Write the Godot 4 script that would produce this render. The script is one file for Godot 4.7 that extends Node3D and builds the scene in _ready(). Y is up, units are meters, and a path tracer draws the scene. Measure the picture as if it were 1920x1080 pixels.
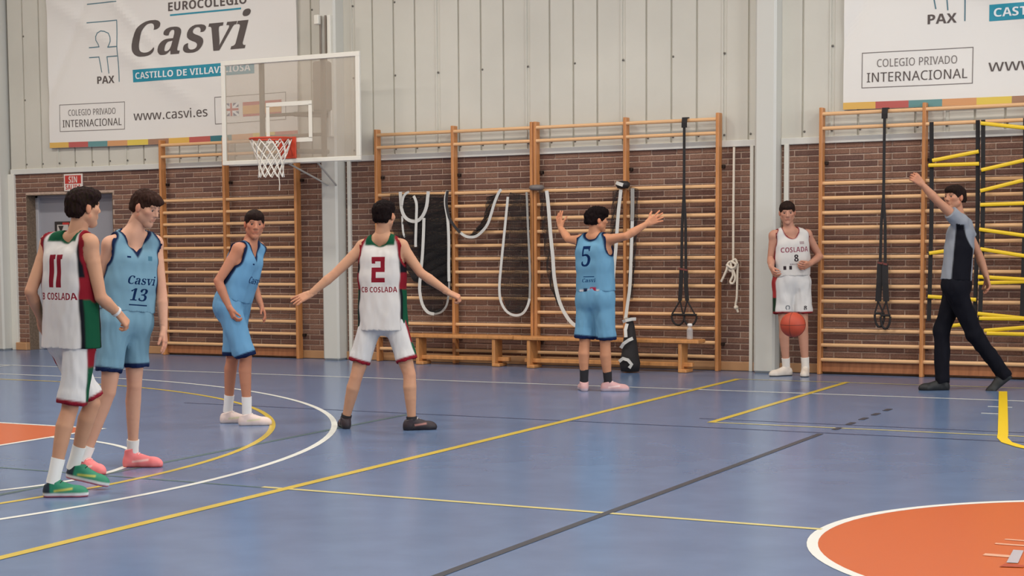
extends Node3D
# A school sports hall: end of a basketball court seen from the opposite sideline.
# Metres, y up. The brick wall stands in the plane z = 0, the camera at z = 19.12 looks back at it.

var mats := {}
var fonts := {}
var counts := {}


# ---------------------------------------------------------------- geometry collector
class Geo:
	var v := PackedVector3Array()
	var n := PackedVector3Array()
	var c := PackedColorArray()
	var t := PackedVector2Array()
	var x := PackedInt32Array()
	var col := Color.WHITE

	func vert(p: Vector3, nn: Vector3, uv := Vector2.ZERO) -> int:
		v.append(p)
		n.append(nn)
		c.append(col)
		t.append(uv)
		return v.size() - 1

	# three corners and the way the face looks; front faces run clockwise
	func tri(a: Vector3, b: Vector3, d: Vector3, out: Vector3) -> void:
		var k := (b - a).cross(d - a)
		if k.length_squared() < 1e-16:
			return
		var nn := k.normalized()
		var i := v.size()
		if nn.dot(out) < 0.0:
			nn = -nn
			vert(a, nn)
			vert(b, nn)
			vert(d, nn)
		else:
			vert(a, nn)
			vert(d, nn)
			vert(b, nn)
		x.append_array(PackedInt32Array([i, i + 1, i + 2]))

	func quad(a: Vector3, b: Vector3, d: Vector3, e: Vector3, out: Vector3) -> void:
		tri(a, b, d, out)
		tri(a, d, e, out)

	func box(at: Vector3, size: Vector3, bev := 0.0, basis := Basis.IDENTITY) -> void:
		var h := size / 2.0
		var b: float = minf(bev, minf(h.x, minf(h.y, h.z)) * 0.98)
		var P := {}
		for sx in [-1, 1]:
			for sy in [-1, 1]:
				for sz in [-1, 1]:
					P[[0, sx, sy, sz]] = at + basis * Vector3(sx * h.x, sy * (h.y - b), sz * (h.z - b))
					P[[1, sx, sy, sz]] = at + basis * Vector3(sx * (h.x - b), sy * h.y, sz * (h.z - b))
					P[[2, sx, sy, sz]] = at + basis * Vector3(sx * (h.x - b), sy * (h.y - b), sz * h.z)
		for s in [-1, 1]:
			quad(P[[0, s, -1, -1]], P[[0, s, 1, -1]], P[[0, s, 1, 1]], P[[0, s, -1, 1]], basis * Vector3(s, 0, 0))
			quad(P[[1, -1, s, -1]], P[[1, 1, s, -1]], P[[1, 1, s, 1]], P[[1, -1, s, 1]], basis * Vector3(0, s, 0))
			quad(P[[2, -1, -1, s]], P[[2, 1, -1, s]], P[[2, 1, 1, s]], P[[2, -1, 1, s]], basis * Vector3(0, 0, s))
		if b <= 0.0:
			return
		for s in [-1, 1]:
			for r in [-1, 1]:
				quad(P[[0, s, r, -1]], P[[0, s, r, 1]], P[[1, s, r, 1]], P[[1, s, r, -1]], basis * Vector3(s, r, 0))
				quad(P[[0, s, -1, r]], P[[0, s, 1, r]], P[[2, s, 1, r]], P[[2, s, -1, r]], basis * Vector3(s, 0, r))
				quad(P[[1, -1, s, r]], P[[1, 1, s, r]], P[[2, 1, s, r]], P[[2, -1, s, r]], basis * Vector3(0, s, r))
				for q in [-1, 1]:
					tri(P[[0, s, r, q]], P[[1, s, r, q]], P[[2, s, r, q]], basis * Vector3(s, r, q))

	# a round or oval rod along a path; r may be a number or one number per point; flat squeezes it across "side"
	func tube(path: Array, r, sides := 8, flat := 1.0, side := Vector3.ZERO, capped := true, closed := false) -> void:
		var m := path.size()
		var u := Vector3.ZERO
		var start := v.size()
		for i in m:
			var prev: Vector3 = path[(i - 1 + m) % m] if closed else path[maxi(i - 1, 0)]
			var next: Vector3 = path[(i + 1) % m] if closed else path[mini(i + 1, m - 1)]
			var d := (next - prev).normalized()
			if u == Vector3.ZERO:
				u = side if side != Vector3.ZERO else (Vector3.UP if absf(d.y) < 0.9 else Vector3.RIGHT)
			u = (u - d * u.dot(d)).normalized()
			var w := d.cross(u)
			var rr: float = r[i] if r is Array else r
			for k in sides:
				var a := TAU * k / sides
				var o := u * cos(a) * flat + w * sin(a)
				vert(path[i] + o * rr, (u * cos(a) / flat + w * sin(a)).normalized(), Vector2(float(k) / sides, float(i)))
		for i in (m if closed else m - 1):
			for k in sides:
				var a := start + i * sides + k
				var b := start + i * sides + (k + 1) % sides
				var e := start + ((i + 1) % m) * sides + k
				var f := start + ((i + 1) % m) * sides + (k + 1) % sides
				x.append_array(PackedInt32Array([a, e, b, b, e, f]))
		if capped and not closed:
			for e in [0, m - 1]:
				var d: Vector3 = (path[0] - path[1]) if e == 0 else (path[m - 1] - path[m - 2])
				for k in range(1, sides - 1):
					tri(v[start + e * sides], v[start + e * sides + k], v[start + e * sides + k + 1], d)

	# a flat band with thickness along a path; "face" is the way its broad side looks
	func band(path: Array, width: float, thick: float, face: Vector3) -> void:
		var m := path.size()
		var L := []
		for i in m:
			var d: Vector3 = (path[mini(i + 1, m - 1)] - path[maxi(i - 1, 0)]).normalized()
			var w := d.cross(face).normalized() * width / 2.0
			var f: Vector3 = w.cross(d).normalized() * thick / 2.0
			L.append([path[i] - w - f, path[i] + w - f, path[i] + w + f, path[i] - w + f])
		for i in m - 1:
			var mid: Vector3 = (path[i] + path[i + 1]) / 2.0
			for k in 4:
				var a: Vector3 = L[i][k]
				var b: Vector3 = L[i][(k + 1) % 4]
				var e: Vector3 = L[i + 1][(k + 1) % 4]
				var f: Vector3 = L[i + 1][k]
				quad(a, b, e, f, (a + b + e + f) / 4.0 - mid)
		quad(L[0][0], L[0][1], L[0][2], L[0][3], path[0] - path[1])
		quad(L[m - 1][0], L[m - 1][1], L[m - 1][2], L[m - 1][3], path[m - 1] - path[m - 2])

	# profile points (radius, height) turned round the y axis
	func lathe(at: Vector3, prof: Array, sides := 24, basis := Basis.IDENTITY) -> void:
		var m := prof.size()
		var start := v.size()
		for i in m:
			var d: Vector2 = prof[mini(i + 1, m - 1)] - prof[maxi(i - 1, 0)]
			var nn := Vector2(d.y, -d.x).normalized()
			for k in sides + 1:
				var a := TAU * k / sides
				vert(at + basis * Vector3(prof[i].x * cos(a), prof[i].y, prof[i].x * sin(a)), basis * Vector3(nn.x * cos(a), nn.y, nn.x * sin(a)), Vector2(float(k) / sides, float(i) / (m - 1)))
		for i in m - 1:
			for k in sides:
				var a := start + i * (sides + 1) + k
				x.append_array(PackedInt32Array([a, a + 1, a + sides + 1, a + 1, a + sides + 2, a + sides + 1]))

	func mesh() -> ArrayMesh:
		var arr := []
		arr.resize(Mesh.ARRAY_MAX)
		arr[Mesh.ARRAY_VERTEX] = v
		arr[Mesh.ARRAY_NORMAL] = n
		arr[Mesh.ARRAY_COLOR] = c
		arr[Mesh.ARRAY_TEX_UV] = t
		arr[Mesh.ARRAY_INDEX] = x
		var m := ArrayMesh.new()
		m.add_surface_from_arrays(Mesh.PRIMITIVE_TRIANGLES, arr)
		return m


# ---------------------------------------------------------------- naming and materials
func numbered(called: String) -> String:
	var k: int = counts.get(called, 0)
	counts[called] = k + 1
	return called if k == 0 else "%s_%03d" % [called, k]


func tag(o: Node3D, label: String, category: String, group := "", kind := "") -> void:
	o.set_meta("label", label)
	o.set_meta("category", category)
	if group:
		o.set_meta("group", group)
	if kind:
		o.set_meta("kind", kind)


func thing(called: String, label: String, category: String, at := Vector3.ZERO, turn := 0.0, group := "", kind := "") -> Node3D:
	var o := Node3D.new()
	o.name = numbered(called)
	add_child(o, true)
	o.position = at
	o.rotation.y = turn
	tag(o, label, category, group, kind)
	return o


# one named mesh under a thing or a part
func part(called: String, g, mat: Material, parent: Node3D, at := Vector3.ZERO, label := "", kind := "") -> MeshInstance3D:
	var m := MeshInstance3D.new()
	m.name = called
	m.mesh = g.mesh() if g is Geo else g
	m.material_override = mat
	m.position = at
	parent.add_child(m, true)
	if label:
		m.set_meta("label", label)
	if kind:
		m.set_meta("kind", kind)
	return m


# a thing that is one mesh
func solo(called: String, g: Geo, mat: Material, label: String, category: String, at := Vector3.ZERO, group := "", kind := "") -> MeshInstance3D:
	var m := part(numbered(called), g, mat, self, at)
	tag(m, label, category, group, kind)
	return m


func mat(called: String, col: Color, rough := 0.7, metal := 0.0, spec := 0.5) -> StandardMaterial3D:
	if mats.has(called):
		return mats[called]
	var m := StandardMaterial3D.new()
	m.resource_name = called
	m.albedo_color = col
	m.roughness = rough
	m.metallic = metal
	m.metallic_specular = spec
	mats[called] = m
	return m


func rgb(r: float, g: float, b: float) -> Color:
	return Color(r / 255.0, g / 255.0, b / 255.0)


func noise_tex(freq: float, lo: Color, hi: Color, sd: int, size := 256, oct := 4) -> NoiseTexture2D:
	var n := FastNoiseLite.new()
	n.seed = sd
	n.frequency = freq
	n.fractal_octaves = oct
	var t := NoiseTexture2D.new()
	t.width = size
	t.height = size
	t.seamless = true
	t.noise = n
	var g := Gradient.new()
	g.set_color(0, lo)
	g.set_color(1, hi)
	t.color_ramp = g
	return t


# grain laid over a material by the surface's own axes
func grain(m: StandardMaterial3D, tex: Texture2D, scale: Vector3, world := false) -> StandardMaterial3D:
	m.albedo_texture = tex
	m.uv1_triplanar = true
	m.uv1_world_triplanar = world
	m.uv1_scale = scale
	return m


func vcol(called: String, rough: float) -> StandardMaterial3D:
	var m := mat(called, Color.WHITE, rough)
	m.vertex_color_use_as_albedo = true
	return m


func font(face: String, weight := 400) -> SystemFont:
	var key := face + str(weight)
	if not fonts.has(key):
		var f := SystemFont.new()
		f.font_names = PackedStringArray([face])
		f.font_weight = weight
		fonts[key] = f
	return fonts[key]


# triangles of a line of lettering, fitted into a box (x, y, width, height), leaning by "slant"; array of Vector2
func letters(text: String, box: Rect2, face := "Droid Sans", weight := 700, slant := 0.0) -> PackedVector2Array:
	var tm := TextMesh.new()
	tm.font = font(face, weight)
	tm.text = text
	tm.font_size = 64
	tm.pixel_size = 0.01
	tm.depth = 0.0
	tm.curve_step = 1.5
	var a := tm.get_mesh_arrays()
	var out := PackedVector2Array()
	if a.is_empty() or a[Mesh.ARRAY_VERTEX] == null:
		return out
	var vs: PackedVector3Array = a[Mesh.ARRAY_VERTEX]
	var ix: PackedInt32Array = a[Mesh.ARRAY_INDEX] if a[Mesh.ARRAY_INDEX] != null else PackedInt32Array(range(vs.size()))
	var lo := Vector2(1e9, 1e9)
	var hi := -lo
	var pts := PackedVector2Array()
	for p in vs:
		var q := Vector2(p.x + p.y * slant, p.y)
		pts.append(q)
		lo = lo.min(q)
		hi = hi.max(q)
	var s := box.size / (hi - lo)
	for i in ix:
		out.append(box.position + (pts[i] - lo) * s)
	return out


func paint(im: Image, tris: PackedVector2Array, col: Color) -> void:
	var w := im.get_width()
	var h := im.get_height()
	for i in range(0, tris.size(), 3):
		var a := tris[i] * w
		var b := tris[i + 1] * w
		var d := tris[i + 2] * w
		var area := (b - a).cross(d - a)
		if absf(area) < 1e-6:
			continue
		for y in range(maxi(0, int(minf(a.y, minf(b.y, d.y)))), mini(h, int(maxf(a.y, maxf(b.y, d.y))) + 2)):
			for x in range(maxi(0, int(minf(a.x, minf(b.x, d.x)))), mini(w, int(maxf(a.x, maxf(b.x, d.x))) + 2)):
				var p := Vector2(x, y)
				var s := (b - a).cross(p - a) / area
				var r := (d - b).cross(p - b) / area
				var q := (a - d).cross(p - d) / area
				if s >= -0.001 and r >= -0.001 and q >= -0.001:
					im.set_pixel(x, h - 1 - y, col)


# ---------------------------------------------------------------- the scene
func _ready() -> void:
	_setup()
	_room()
	_floor()
	_bars()
	_gear()
	_hoop()
	_banners()
	_people()


func _setup() -> void:
	var cam := Camera3D.new()
	cam.name = "camera"
	add_child(cam)
	# measured from the court lines (three-point arc 6.75 m, wall panels 0.30 m): the photograph is a crop, so the lens is shifted
	var f := 3290.58
	cam.projection = Camera3D.PROJECTION_FRUSTUM
	cam.near = 0.1
	cam.far = 80.0
	cam.size = 0.1 * 1080.0 / f
	cam.frustum_offset = Vector2(348.43, 161.73) / f * 0.1
	cam.transform = Transform3D(Basis(Vector3(0.853517, -0.014038, -0.520876), Vector3(-0.029741, 0.996695, -0.075595), Vector3(0.520215, 0.080013, 0.850279)), Vector3(0, 1.6, 19.1223))
	cam.current = true
	var we := WorldEnvironment.new()
	we.name = "surroundings"
	var e := Environment.new()
	e.background_mode = Environment.BG_COLOR
	e.background_color = Color(0.02, 0.02, 0.02)
	e.tonemap_mode = Environment.TONE_MAPPER_LINEAR
	e.tonemap_exposure = 1.0
	e.sdfgi_enabled = true
	e.ssao_enabled = true
	e.ssil_enabled = true
	we.environment = e
	add_child(we)
	# rows of high-bay panels under the roof
	var white := mat("lamp_glow", Color.WHITE, 0.5)
	white.emission_enabled = true
	white.emission = Color(1.0, 0.975, 0.94)
	white.emission_energy_multiplier = 3.0
	var steel := mat("lamp_steel", rgb(190, 190, 188), 0.5, 0.3)
	for zz in [4.4, 9.8, 15.2]:
		for xx in [-15.5, -10.5, -5.5, -0.5, 5.0, 11.0]:
			var lamp := thing("ceiling_light", "panel light under the roof, %s row from the brick wall, %s from the left end" % [["first", "second", "third"][[4.4, 9.8, 15.2].find(zz)], ["first", "second", "third", "fourth", "fifth", "sixth"][[-15.5, -10.5, -5.5, -0.5, 5.0, 11.0].find(xx)]], "ceiling light", Vector3(xx, 6.9, zz), 0.0, "panel lights under the roof")
			var g := Geo.new()
			g.box(Vector3(0, 0.05, 0), Vector3(1.3, 0.08, 0.7), 0.01)
			part("housing", g, steel, lamp)
			g = Geo.new()
			g.box(Vector3(0, 0, 0), Vector3(1.2, 0.02, 0.6))
			part("diffuser", g, white, lamp)
			for sx in [-0.5, 0.5]:
				g = Geo.new()
				g.tube([Vector3(sx, 0.08, 0), Vector3(sx, 0.6, 0)], 0.006, 6)
				part("hanger", g, steel, lamp)
			var al := AreaLight3D.new()
			al.name = "panel_lamp"
			al.area_size = Vector2(1.2, 0.6)
			al.light_color = Color(1.0, 0.975, 0.94)
			al.light_energy = LAMP
			al.area_range = 60.0
			al.shadow_enabled = true
			al.rotation.x = -PI / 2
			al.position = Vector3(0, -0.03, 0)
			lamp.add_child(al)
	# daylight through the high windows of the right end wall
	var day := mat("window_glow", Color.WHITE, 0.5)
	day.emission_enabled = true
	day.emission = Color(0.92, 0.96, 1.0)
	day.emission_energy_multiplier = 2.0
	for k in 3:
		var win := thing("window_%d" % (k + 1), "tall daylit window in the right end wall, number %d from the brick side" % (k + 1), "window", Vector3(16.98, 4.6, 5.0 + 6.0 * k), 0.0, "", "structure")
		var g := Geo.new()
		g.box(Vector3.ZERO, Vector3(0.02, 3.6, 4.6))
		part("pane", g, day, win)
		g = Geo.new()
		for s in [-1, 1]:
			g.box(Vector3(-0.02, s * 1.84, 0), Vector3(0.08, 0.08, 4.8), 0.01)
			g.box(Vector3(-0.02, 0, s * 2.34), Vector3(0.08, 3.6, 0.08), 0.01)
		part("window_frame", g, steel, win)
		var al := AreaLight3D.new()
		al.name = "daylight"
		al.area_size = Vector2(4.6, 3.6)
		al.light_color = Color(0.92, 0.96, 1.0)
		al.light_energy = WINDOW
		al.area_range = 60.0
		al.shadow_enabled = true
		al.rotation.y = PI / 2
		al.position = Vector3(-0.08, 0, 0)
		win.add_child(al)


const LAMP := 14.6
const WINDOW := 42.0
const PANEL_TOP := 7.4


# a column's boxed steel casing
func column(x0: float, label: String) -> void:
	var g := Geo.new()
	g.box(Vector3(x0 + 0.118, PANEL_TOP / 2, -0.02), Vector3(0.236, PANEL_TOP, 0.47), 0.025)
	solo("column", g, mat("column_paint", rgb(205, 203, 194), 0.45), label, "column", Vector3.ZERO, "", "structure")


func _room() -> void:
	var rng := RandomNumberGenerator.new()
	rng.seed = 5
	var mortar := grain(mat("mortar", rgb(208, 180, 160), 0.95), noise_tex(0.03, Color(0.82, 0.82, 0.82), Color.WHITE, 2), Vector3(2, 2, 2), true)
	var brickm := grain(vcol("brick_clay", 0.85), noise_tex(0.06, Color(0.78, 0.76, 0.74), Color(1, 1, 1), 3), Vector3(3, 3, 3), true)
	var sheet := grain(mat("wall_sheet", rgb(213, 209, 196), 0.42), noise_tex(0.008, Color(0.93, 0.93, 0.93), Color(1, 1, 1), 4), Vector3(0.25, 0.25, 0.25), true)
	var flash := mat("flashing", rgb(214, 212, 204), 0.4)
	var screwm := mat("screw_head", rgb(112, 108, 100), 0.5, 0.3)
	var tones := [Color(0.268, 0.140, 0.096), Color(0.300, 0.158, 0.106), Color(0.225, 0.116, 0.084), Color(0.325, 0.180, 0.124), Color(0.190, 0.100, 0.078)]
	var bl := 0.2985
	var bh := 0.0665
	var kinds := []
	for tone in tones:
		var row := []
		for half in 2:
			var g := Geo.new()
			g.col = tone
			var w: float = (bl if half == 0 else bl / 2) - 0.0135
			var hh := bh - 0.0135
			_brick(g, Vector3.ZERO, w, hh)
			row.append(g.mesh())
		kinds.append(row)
	var bays := [
		[-16.9, -11.61, "lower brick wall around the door, with white ribbed sheet metal above, left bay"],
		[-11.375, -6.05, "brick wall behind the wall bars hung with nets, ribbed white sheet above, middle bay"],
		[-5.815, -0.5, "brick wall behind the rightmost wall bars, white ribbed sheet above"]]
	for bay in bays:
		var x0: float = bay[0]
		var x1: float = bay[1]
		var wall := thing("wall_back", bay[2], "wall", Vector3.ZERO, 0.0, "", "structure")
		var door: bool = x0 < -16.0
		var g := Geo.new()
		if door:
			g.box(Vector3((x0 - 16.65) / 2, 1.25, -0.16), Vector3(-16.65 - x0, 2.5, 0.30))
			g.box(Vector3(-15.875, 2.35, -0.16), Vector3(1.55, 0.3, 0.30))
			g.box(Vector3((-15.1 + x1) / 2, 1.25, -0.16), Vector3(x1 + 15.1, 2.5, 0.30))
		else:
			g.box(Vector3((x0 + x1) / 2, 1.25, -0.16), Vector3(x1 - x0, 2.5, 0.30))
		part("mortar_bed", g, mortar, wall)
		var many := Geo.new()
		var single := 0
		for r in range(35, -1, -1):
			var y := 0.105 + bh * (r + 0.5)
			var xx := x0 - (bl / 2 if r % 2 else 0.0) - fmod(x0 + 20.0, bl)
			while xx < x1:
				var a := maxf(xx, x0)
				var b := minf(xx + bl, x1)
				xx += bl
				for piece in _door_split(a, b, y, door):
					var w: float = piece[1] - piece[0]
					if w < 0.03:
						continue
					var k := rng.randi() % 5
					var at := Vector3((piece[0] + piece[1]) / 2, y, 0.0)
					if single < 300 and absf(w - bl) < 0.002 and piece[1] < -2.6:
						single += 1
						part("brick", kinds[k][0], brickm, wall, at)
					else:
						many.col = tones[k]
						_brick(many, at, w - 0.0135, bh - 0.0135)
		part("brick", many, brickm, wall, Vector3.ZERO, "", "stuff")
		# flashing and sheets
		g = Geo.new()
		g.box(Vector3((x0 + x1) / 2, 2.53, 0.005), Vector3(x1 - x0, 0.075, 0.05), 0.006)
		part("flashing", g, flash, wall)
		var joint := -18.43
		while joint < x1:
			var a := maxf(joint, x0)
			var b := minf(joint + 1.194, x1)
			if b - a > 0.05:
				part("sheet_panel", _sheet(joint, a, b), sheet, wall)
			for k in 4:
				var sx := joint + 0.2985 * k + 0.012
				if sx > x0 + 0.1 and sx < x1 - 0.1 and sx < -2.6:
					for sy in ([2.63, 3.53, 4.42] if k % 2 == 0 else [2.63]):
						var sg := Geo.new()
						sg.lathe(Vector3.ZERO, [Vector2(0.0, 0.008), Vector2(0.009, 0.008), Vector2(0.013, 0.0)], 8, Basis(Vector3.RIGHT, PI / 2))
						part("screw", sg, screwm, wall, Vector3(sx + 0.02, sy, 0.005))
			joint += 1.194
	# white metal angle strips where the brick meets the columns
	var strip := mat("white_strip", rgb(222, 219, 208), 0.4)
	var q := 1
	for s in [[-16.945, -16.83, "white metal corner strip beside the leftmost column"], [-11.33, -11.285, "white metal strip right of the column behind the hoop"], [-6.155, -6.115, "white metal strip left of the column by the hanging rope"], [-5.775, -5.725, "white metal strip behind the player leaning at the wall"]]:
		var g := Geo.new()
		g.box(Vector3((s[0] + s[1]) / 2, 1.25, 0.015), Vector3(s[1] - s[0], 2.5, 0.05), 0.004)
		var m := solo("trim_%d" % q, g, strip, s[2], "trim", Vector3.ZERO, "", "structure")
		q += 1
	column(-17.18, "wide pale grey column at the left edge beside the door")
	column(-11.612, "pale grey column behind the basketball hoop, carrying its bracket")
	column(-6.052, "pale grey column between the hanging rope and the player at the wall")
	column(-0.49, "pale grey column beyond the right end of the wall bars")
	# skirting
	var skirt := mat("skirting_wood", rgb(186, 140, 98), 0.5)
	for s in [[-15.1, -11.61], [-11.375, -6.05], [-5.815, -0.5]]:
		var g := Geo.new()
		g.box(Vector3((s[0] + s[1]) / 2, 0.052, 0.008), Vector3(s[1] - s[0], 0.1, 0.03), 0.006)
		solo("baseboard_back", g, skirt, ["low wooden skirting board between the door and the hoop column", "low wooden skirting board under the middle wall bars", "low wooden skirting board under the rightmost wall bars"][[-15.1, -11.375, -5.815].find(s[0])], "skirting board", Vector3.ZERO, "", "structure")
	var bg := Geo.new()
	bg.box(Vector3(-16.75, 0.055, 0.03), Vector3(0.2, 0.11, 0.09), 0.008)
	solo("baseboard_left", bg, skirt, "short wooden skirting block left of the door", "skirting board", Vector3.ZERO, "", "structure")
	_door()
	# rest of the hall
	var plain := mat("hall_wall", rgb(206, 202, 190), 0.6)
	var low := mat("hall_brick", rgb(150, 108, 90), 0.9)
	for w in [["wall_back_far", Vector3(8.6, 3.7, -0.15), Vector3(17.7, 7.4, 0.3), "rest of the back wall beyond the wall bars"], ["wall_left", Vector3(-19.15, 3.7, 11), Vector3(0.3, 7.4, 22.6), "left end wall of the hall behind the baseline"], ["wall_right", Vector3(17.15, 3.7, 11), Vector3(0.3, 7.4, 22.6), "right end wall of the hall"], ["wall_front", Vector3(-1, 3.7, 22.15), Vector3(36.6, 7.4, 0.3), "long wall behind the viewer"], ["wall_left_corner", Vector3(-18.05, 3.7, -0.15), Vector3(2.2, 7.4, 0.3), "piece of back wall left of the leftmost column"]]:
		var node := thing(w[0], w[3], "wall", Vector3.ZERO, 0.0, "", "structure")
		var g := Geo.new()
		g.box(w[1], w[2])
		part("plaster", g, plain, node)
		g = Geo.new()
		g.box(Vector3(w[1].x, 1.25, w[1].z), Vector3(w[2].x + 0.03, 2.5, w[2].z + 0.03))
		part("brick_base", g, low, node)
	var g2 := Geo.new()
	g2.box(Vector3(-1, 7.5, 11), Vector3(36.6, 0.2, 22.6))
	solo("ceiling", g2, mat("roof_sheet", rgb(190, 188, 180), 0.7), "pale flat roof over the hall", "ceiling", Vector3.ZERO, "", "structure")


func _door_split(a: float, b: float, y: float, door: bool) -> Array:
	if not door or y > 2.2 or b < -16.65 or a > -15.1:
		return [[a, b]]
	var out := []
	if a < -16.65:
		out.append([a, -16.65])
	if b > -15.1:
		out.append([-15.1, b])
	return out


func _brick(g: Geo, at: Vector3, w: float, h: float) -> void:
	var x := w / 2
	var y := h / 2
	var e := 0.004
	var F := [Vector3(-x + e, -y + e, 0), Vector3(x - e, -y + e, 0), Vector3(x - e, y - e, 0), Vector3(-x + e, y - e, 0)]
	var S := [Vector3(-x, -y, -e), Vector3(x, -y, -e), Vector3(x, y, -e), Vector3(-x, y, -e)]
	var B := [Vector3(-x, -y, -0.012), Vector3(x, -y, -0.012), Vector3(x, y, -0.012), Vector3(-x, y, -0.012)]
	g.quad(at + F[0], at + F[1], at + F[2], at + F[3], Vector3(0, 0, 1))
	var outs := [Vector3(0, -1, 0.5), Vector3(1, 0, 0.5), Vector3(0, 1, 0.5), Vector3(-1, 0, 0.5)]
	for k in 4:
		var j := (k + 1) % 4
		g.quad(at + S[k], at + S[j], at + F[j], at + F[k], outs[k])
		g.quad(at + B[k], at + B[j], at + S[j], at + S[k], outs[k])


# one sheet of wall cladding: flat, with a pressed groove every 0.2985 m and a lap at its left edge
func _sheet(joint: float, a: float, b: float) -> Geo:
	var prof := []
	for k in 5:
		var s := joint + 0.2985 * k
		if k == 0:
			prof.append_array([[s, 0.012], [s + 0.018, 0.012], [s + 0.02, -0.006], [s + 0.05, -0.006], [s + 0.058, 0.002]])
		elif k < 4:
			prof.append_array([[s - 0.003, 0.002], [s + 0.003, -0.022], [s + 0.015, -0.022], [s + 0.022, 0.002]])
		else:
			prof.append([s, 0.002])
	var g := Geo.new()
	for i in prof.size() - 1:
		var p: Array = prof[i]
		var q: Array = prof[i + 1]
		if q[0] <= a or p[0] >= b:
			continue
		var xa := maxf(p[0], a)
		var xb := minf(q[0], b)
		var out := Vector3(-(q[1] - p[1]), 0, maxf(q[0] - p[0], 1e-4))
		g.quad(Vector3(xa, 2.55, p[1]), Vector3(xb, 2.55, q[1]), Vector3(xb, PANEL_TOP, q[1]), Vector3(xa, PANEL_TOP, p[1]), out)
	g.box(Vector3((a + b) / 2, (2.55 + PANEL_TOP) / 2, -0.08), Vector3(b - a, PANEL_TOP - 2.55, 0.1))
	return g


func _door() -> void:
	var leafm := mat("door_paint", rgb(158, 157, 163), 0.5)
	var d := thing("door_1", "grey steel double door deep in a brick recess under the no-exit sign", "door", Vector3(-15.875, 0, -0.26), 0.0, "", "structure")
	var g := Geo.new()
	g.box(Vector3(-0.33, 1.09, 0), Vector3(0.86, 2.17, 0.05), 0.006)
	part("door_leaf", g, leafm, d)
	g = Geo.new()
	g.box(Vector3(0.44, 1.09, 0), Vector3(0.66, 2.17, 0.05), 0.006)
	part("door_leaf", g, leafm, d)
	g = Geo.new()
	g.box(Vector3(-0.75, 1.1, 0.02), Vector3(0.06, 2.2, 0.09), 0.006)
	g.box(Vector3(0.755, 1.1, 0.02), Vector3(0.05, 2.2, 0.09), 0.006)
	g.box(Vector3(0, 2.18, 0.02), Vector3(1.55, 0.05, 0.09), 0.006)
	part("door_frame", g, mat("door_frame_paint", rgb(176, 174, 176), 0.5), d)
	g = Geo.new()
	g.box(Vector3(0.0, 1.04, 0.06), Vector3(0.55, 0.05, 0.05), 0.01)
	part("push_bar", g, mat("dark_metal", rgb(60, 60, 62), 0.4, 0.5), d)
	var rev := grain(mat("reveal_plaster", rgb(138, 116, 96), 0.95), noise_tex(0.05, Color(0.7, 0.7, 0.7), Color.WHITE, 9), Vector3(2, 2, 2), true)
	g = Geo.new()
	g.box(Vector3(-0.7725, 1.1, 0.12), Vector3(0.012, 2.2, 0.26))
	g.box(Vector3(0.7725, 1.1, 0.12), Vector3(0.012, 2.2, 0.26))
	g.box(Vector3(0, 2.197, 0.12), Vector3(1.55, 0.012, 0.26))
	g.box(Vector3(0, 1.2, -0.2), Vector3(2.2, 2.6, 0.3))
	part("reveal", g, rev, d)
	var s := thing("notice_sign", "small framed notice with black, red and green marks on the grey door", "sign", Vector3(-16.17, 1.70, -0.225))
	g = Geo.new()
	g.box(Vector3.ZERO, Vector3(0.30, 0.24, 0.012), 0.003)
	part("backing", g, mat("sign_black", rgb(50, 44, 42), 0.6), s)
	g = Geo.new()
	g.box(Vector3(0.0, -0.01, 0.007), Vector3(0.2, 0.17, 0.004))
	part("paper", g, mat("sign_paper", rgb(196, 188, 180), 0.7), s)
	g = Geo.new()
	g.tri(Vector3(-0.08, 0.06, 0.012), Vector3(0.02, 0.06, 0.012), Vector3(-0.03, -0.04, 0.012), Vector3(0, 0, 1))
	part("black_mark", g, mat("sign_black", Color.BLACK), s)
	g = Geo.new()
	g.box(Vector3(0.06, 0.09, 0.009), Vector3(0.12, 0.03, 0.004))
	part("red_mark", g, mat("sign_red", rgb(190, 52, 44), 0.6), s)
	g = Geo.new()
	g.box(Vector3(-0.02, -0.1, 0.009), Vector3(0.2, 0.03, 0.004))
	part("green_mark", g, mat("sign_green", rgb(60, 120, 80), 0.6), s)
	# SIN SALIDA
	s = thing("exit_sign", "red and white no-exit sign on the brick above the grey door", "sign", Vector3(-15.765, 2.355, 0.012))
	g = Geo.new()
	g.box(Vector3.ZERO, Vector3(0.33, 0.235, 0.016), 0.003)
	part("plate", g, mat("sign_white", rgb(226, 214, 204), 0.5), s)
	g = Geo.new()
	g.box(Vector3(0, 0.04, 0.009), Vector3(0.285, 0.115, 0.003))
	part("red_field", g, mat("sign_red", rgb(190, 52, 44), 0.6), s)
	part("lettering", _flat_text("SIN", Rect2(-0.075, -0.005, 0.15, 0.09), 0.012), mat("sign_white", Color.WHITE), s)
	part("lettering", _flat_text("SALIDA", Rect2(-0.135, -0.1, 0.27, 0.07), 0.010), mat("sign_red", Color.RED), s)


func _flat_text(text: String, box: Rect2, z: float, face := "Droid Sans", weight := 700, slant := 0.0) -> Geo:
	var g := Geo.new()
	var t := letters(text, box, face, weight, slant)
	for i in range(0, t.size(), 3):
		g.tri(Vector3(t[i].x, t[i].y, z), Vector3(t[i + 1].x, t[i + 1].y, z), Vector3(t[i + 2].x, t[i + 2].y, z), Vector3(0, 0, 1))
	return g


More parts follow.
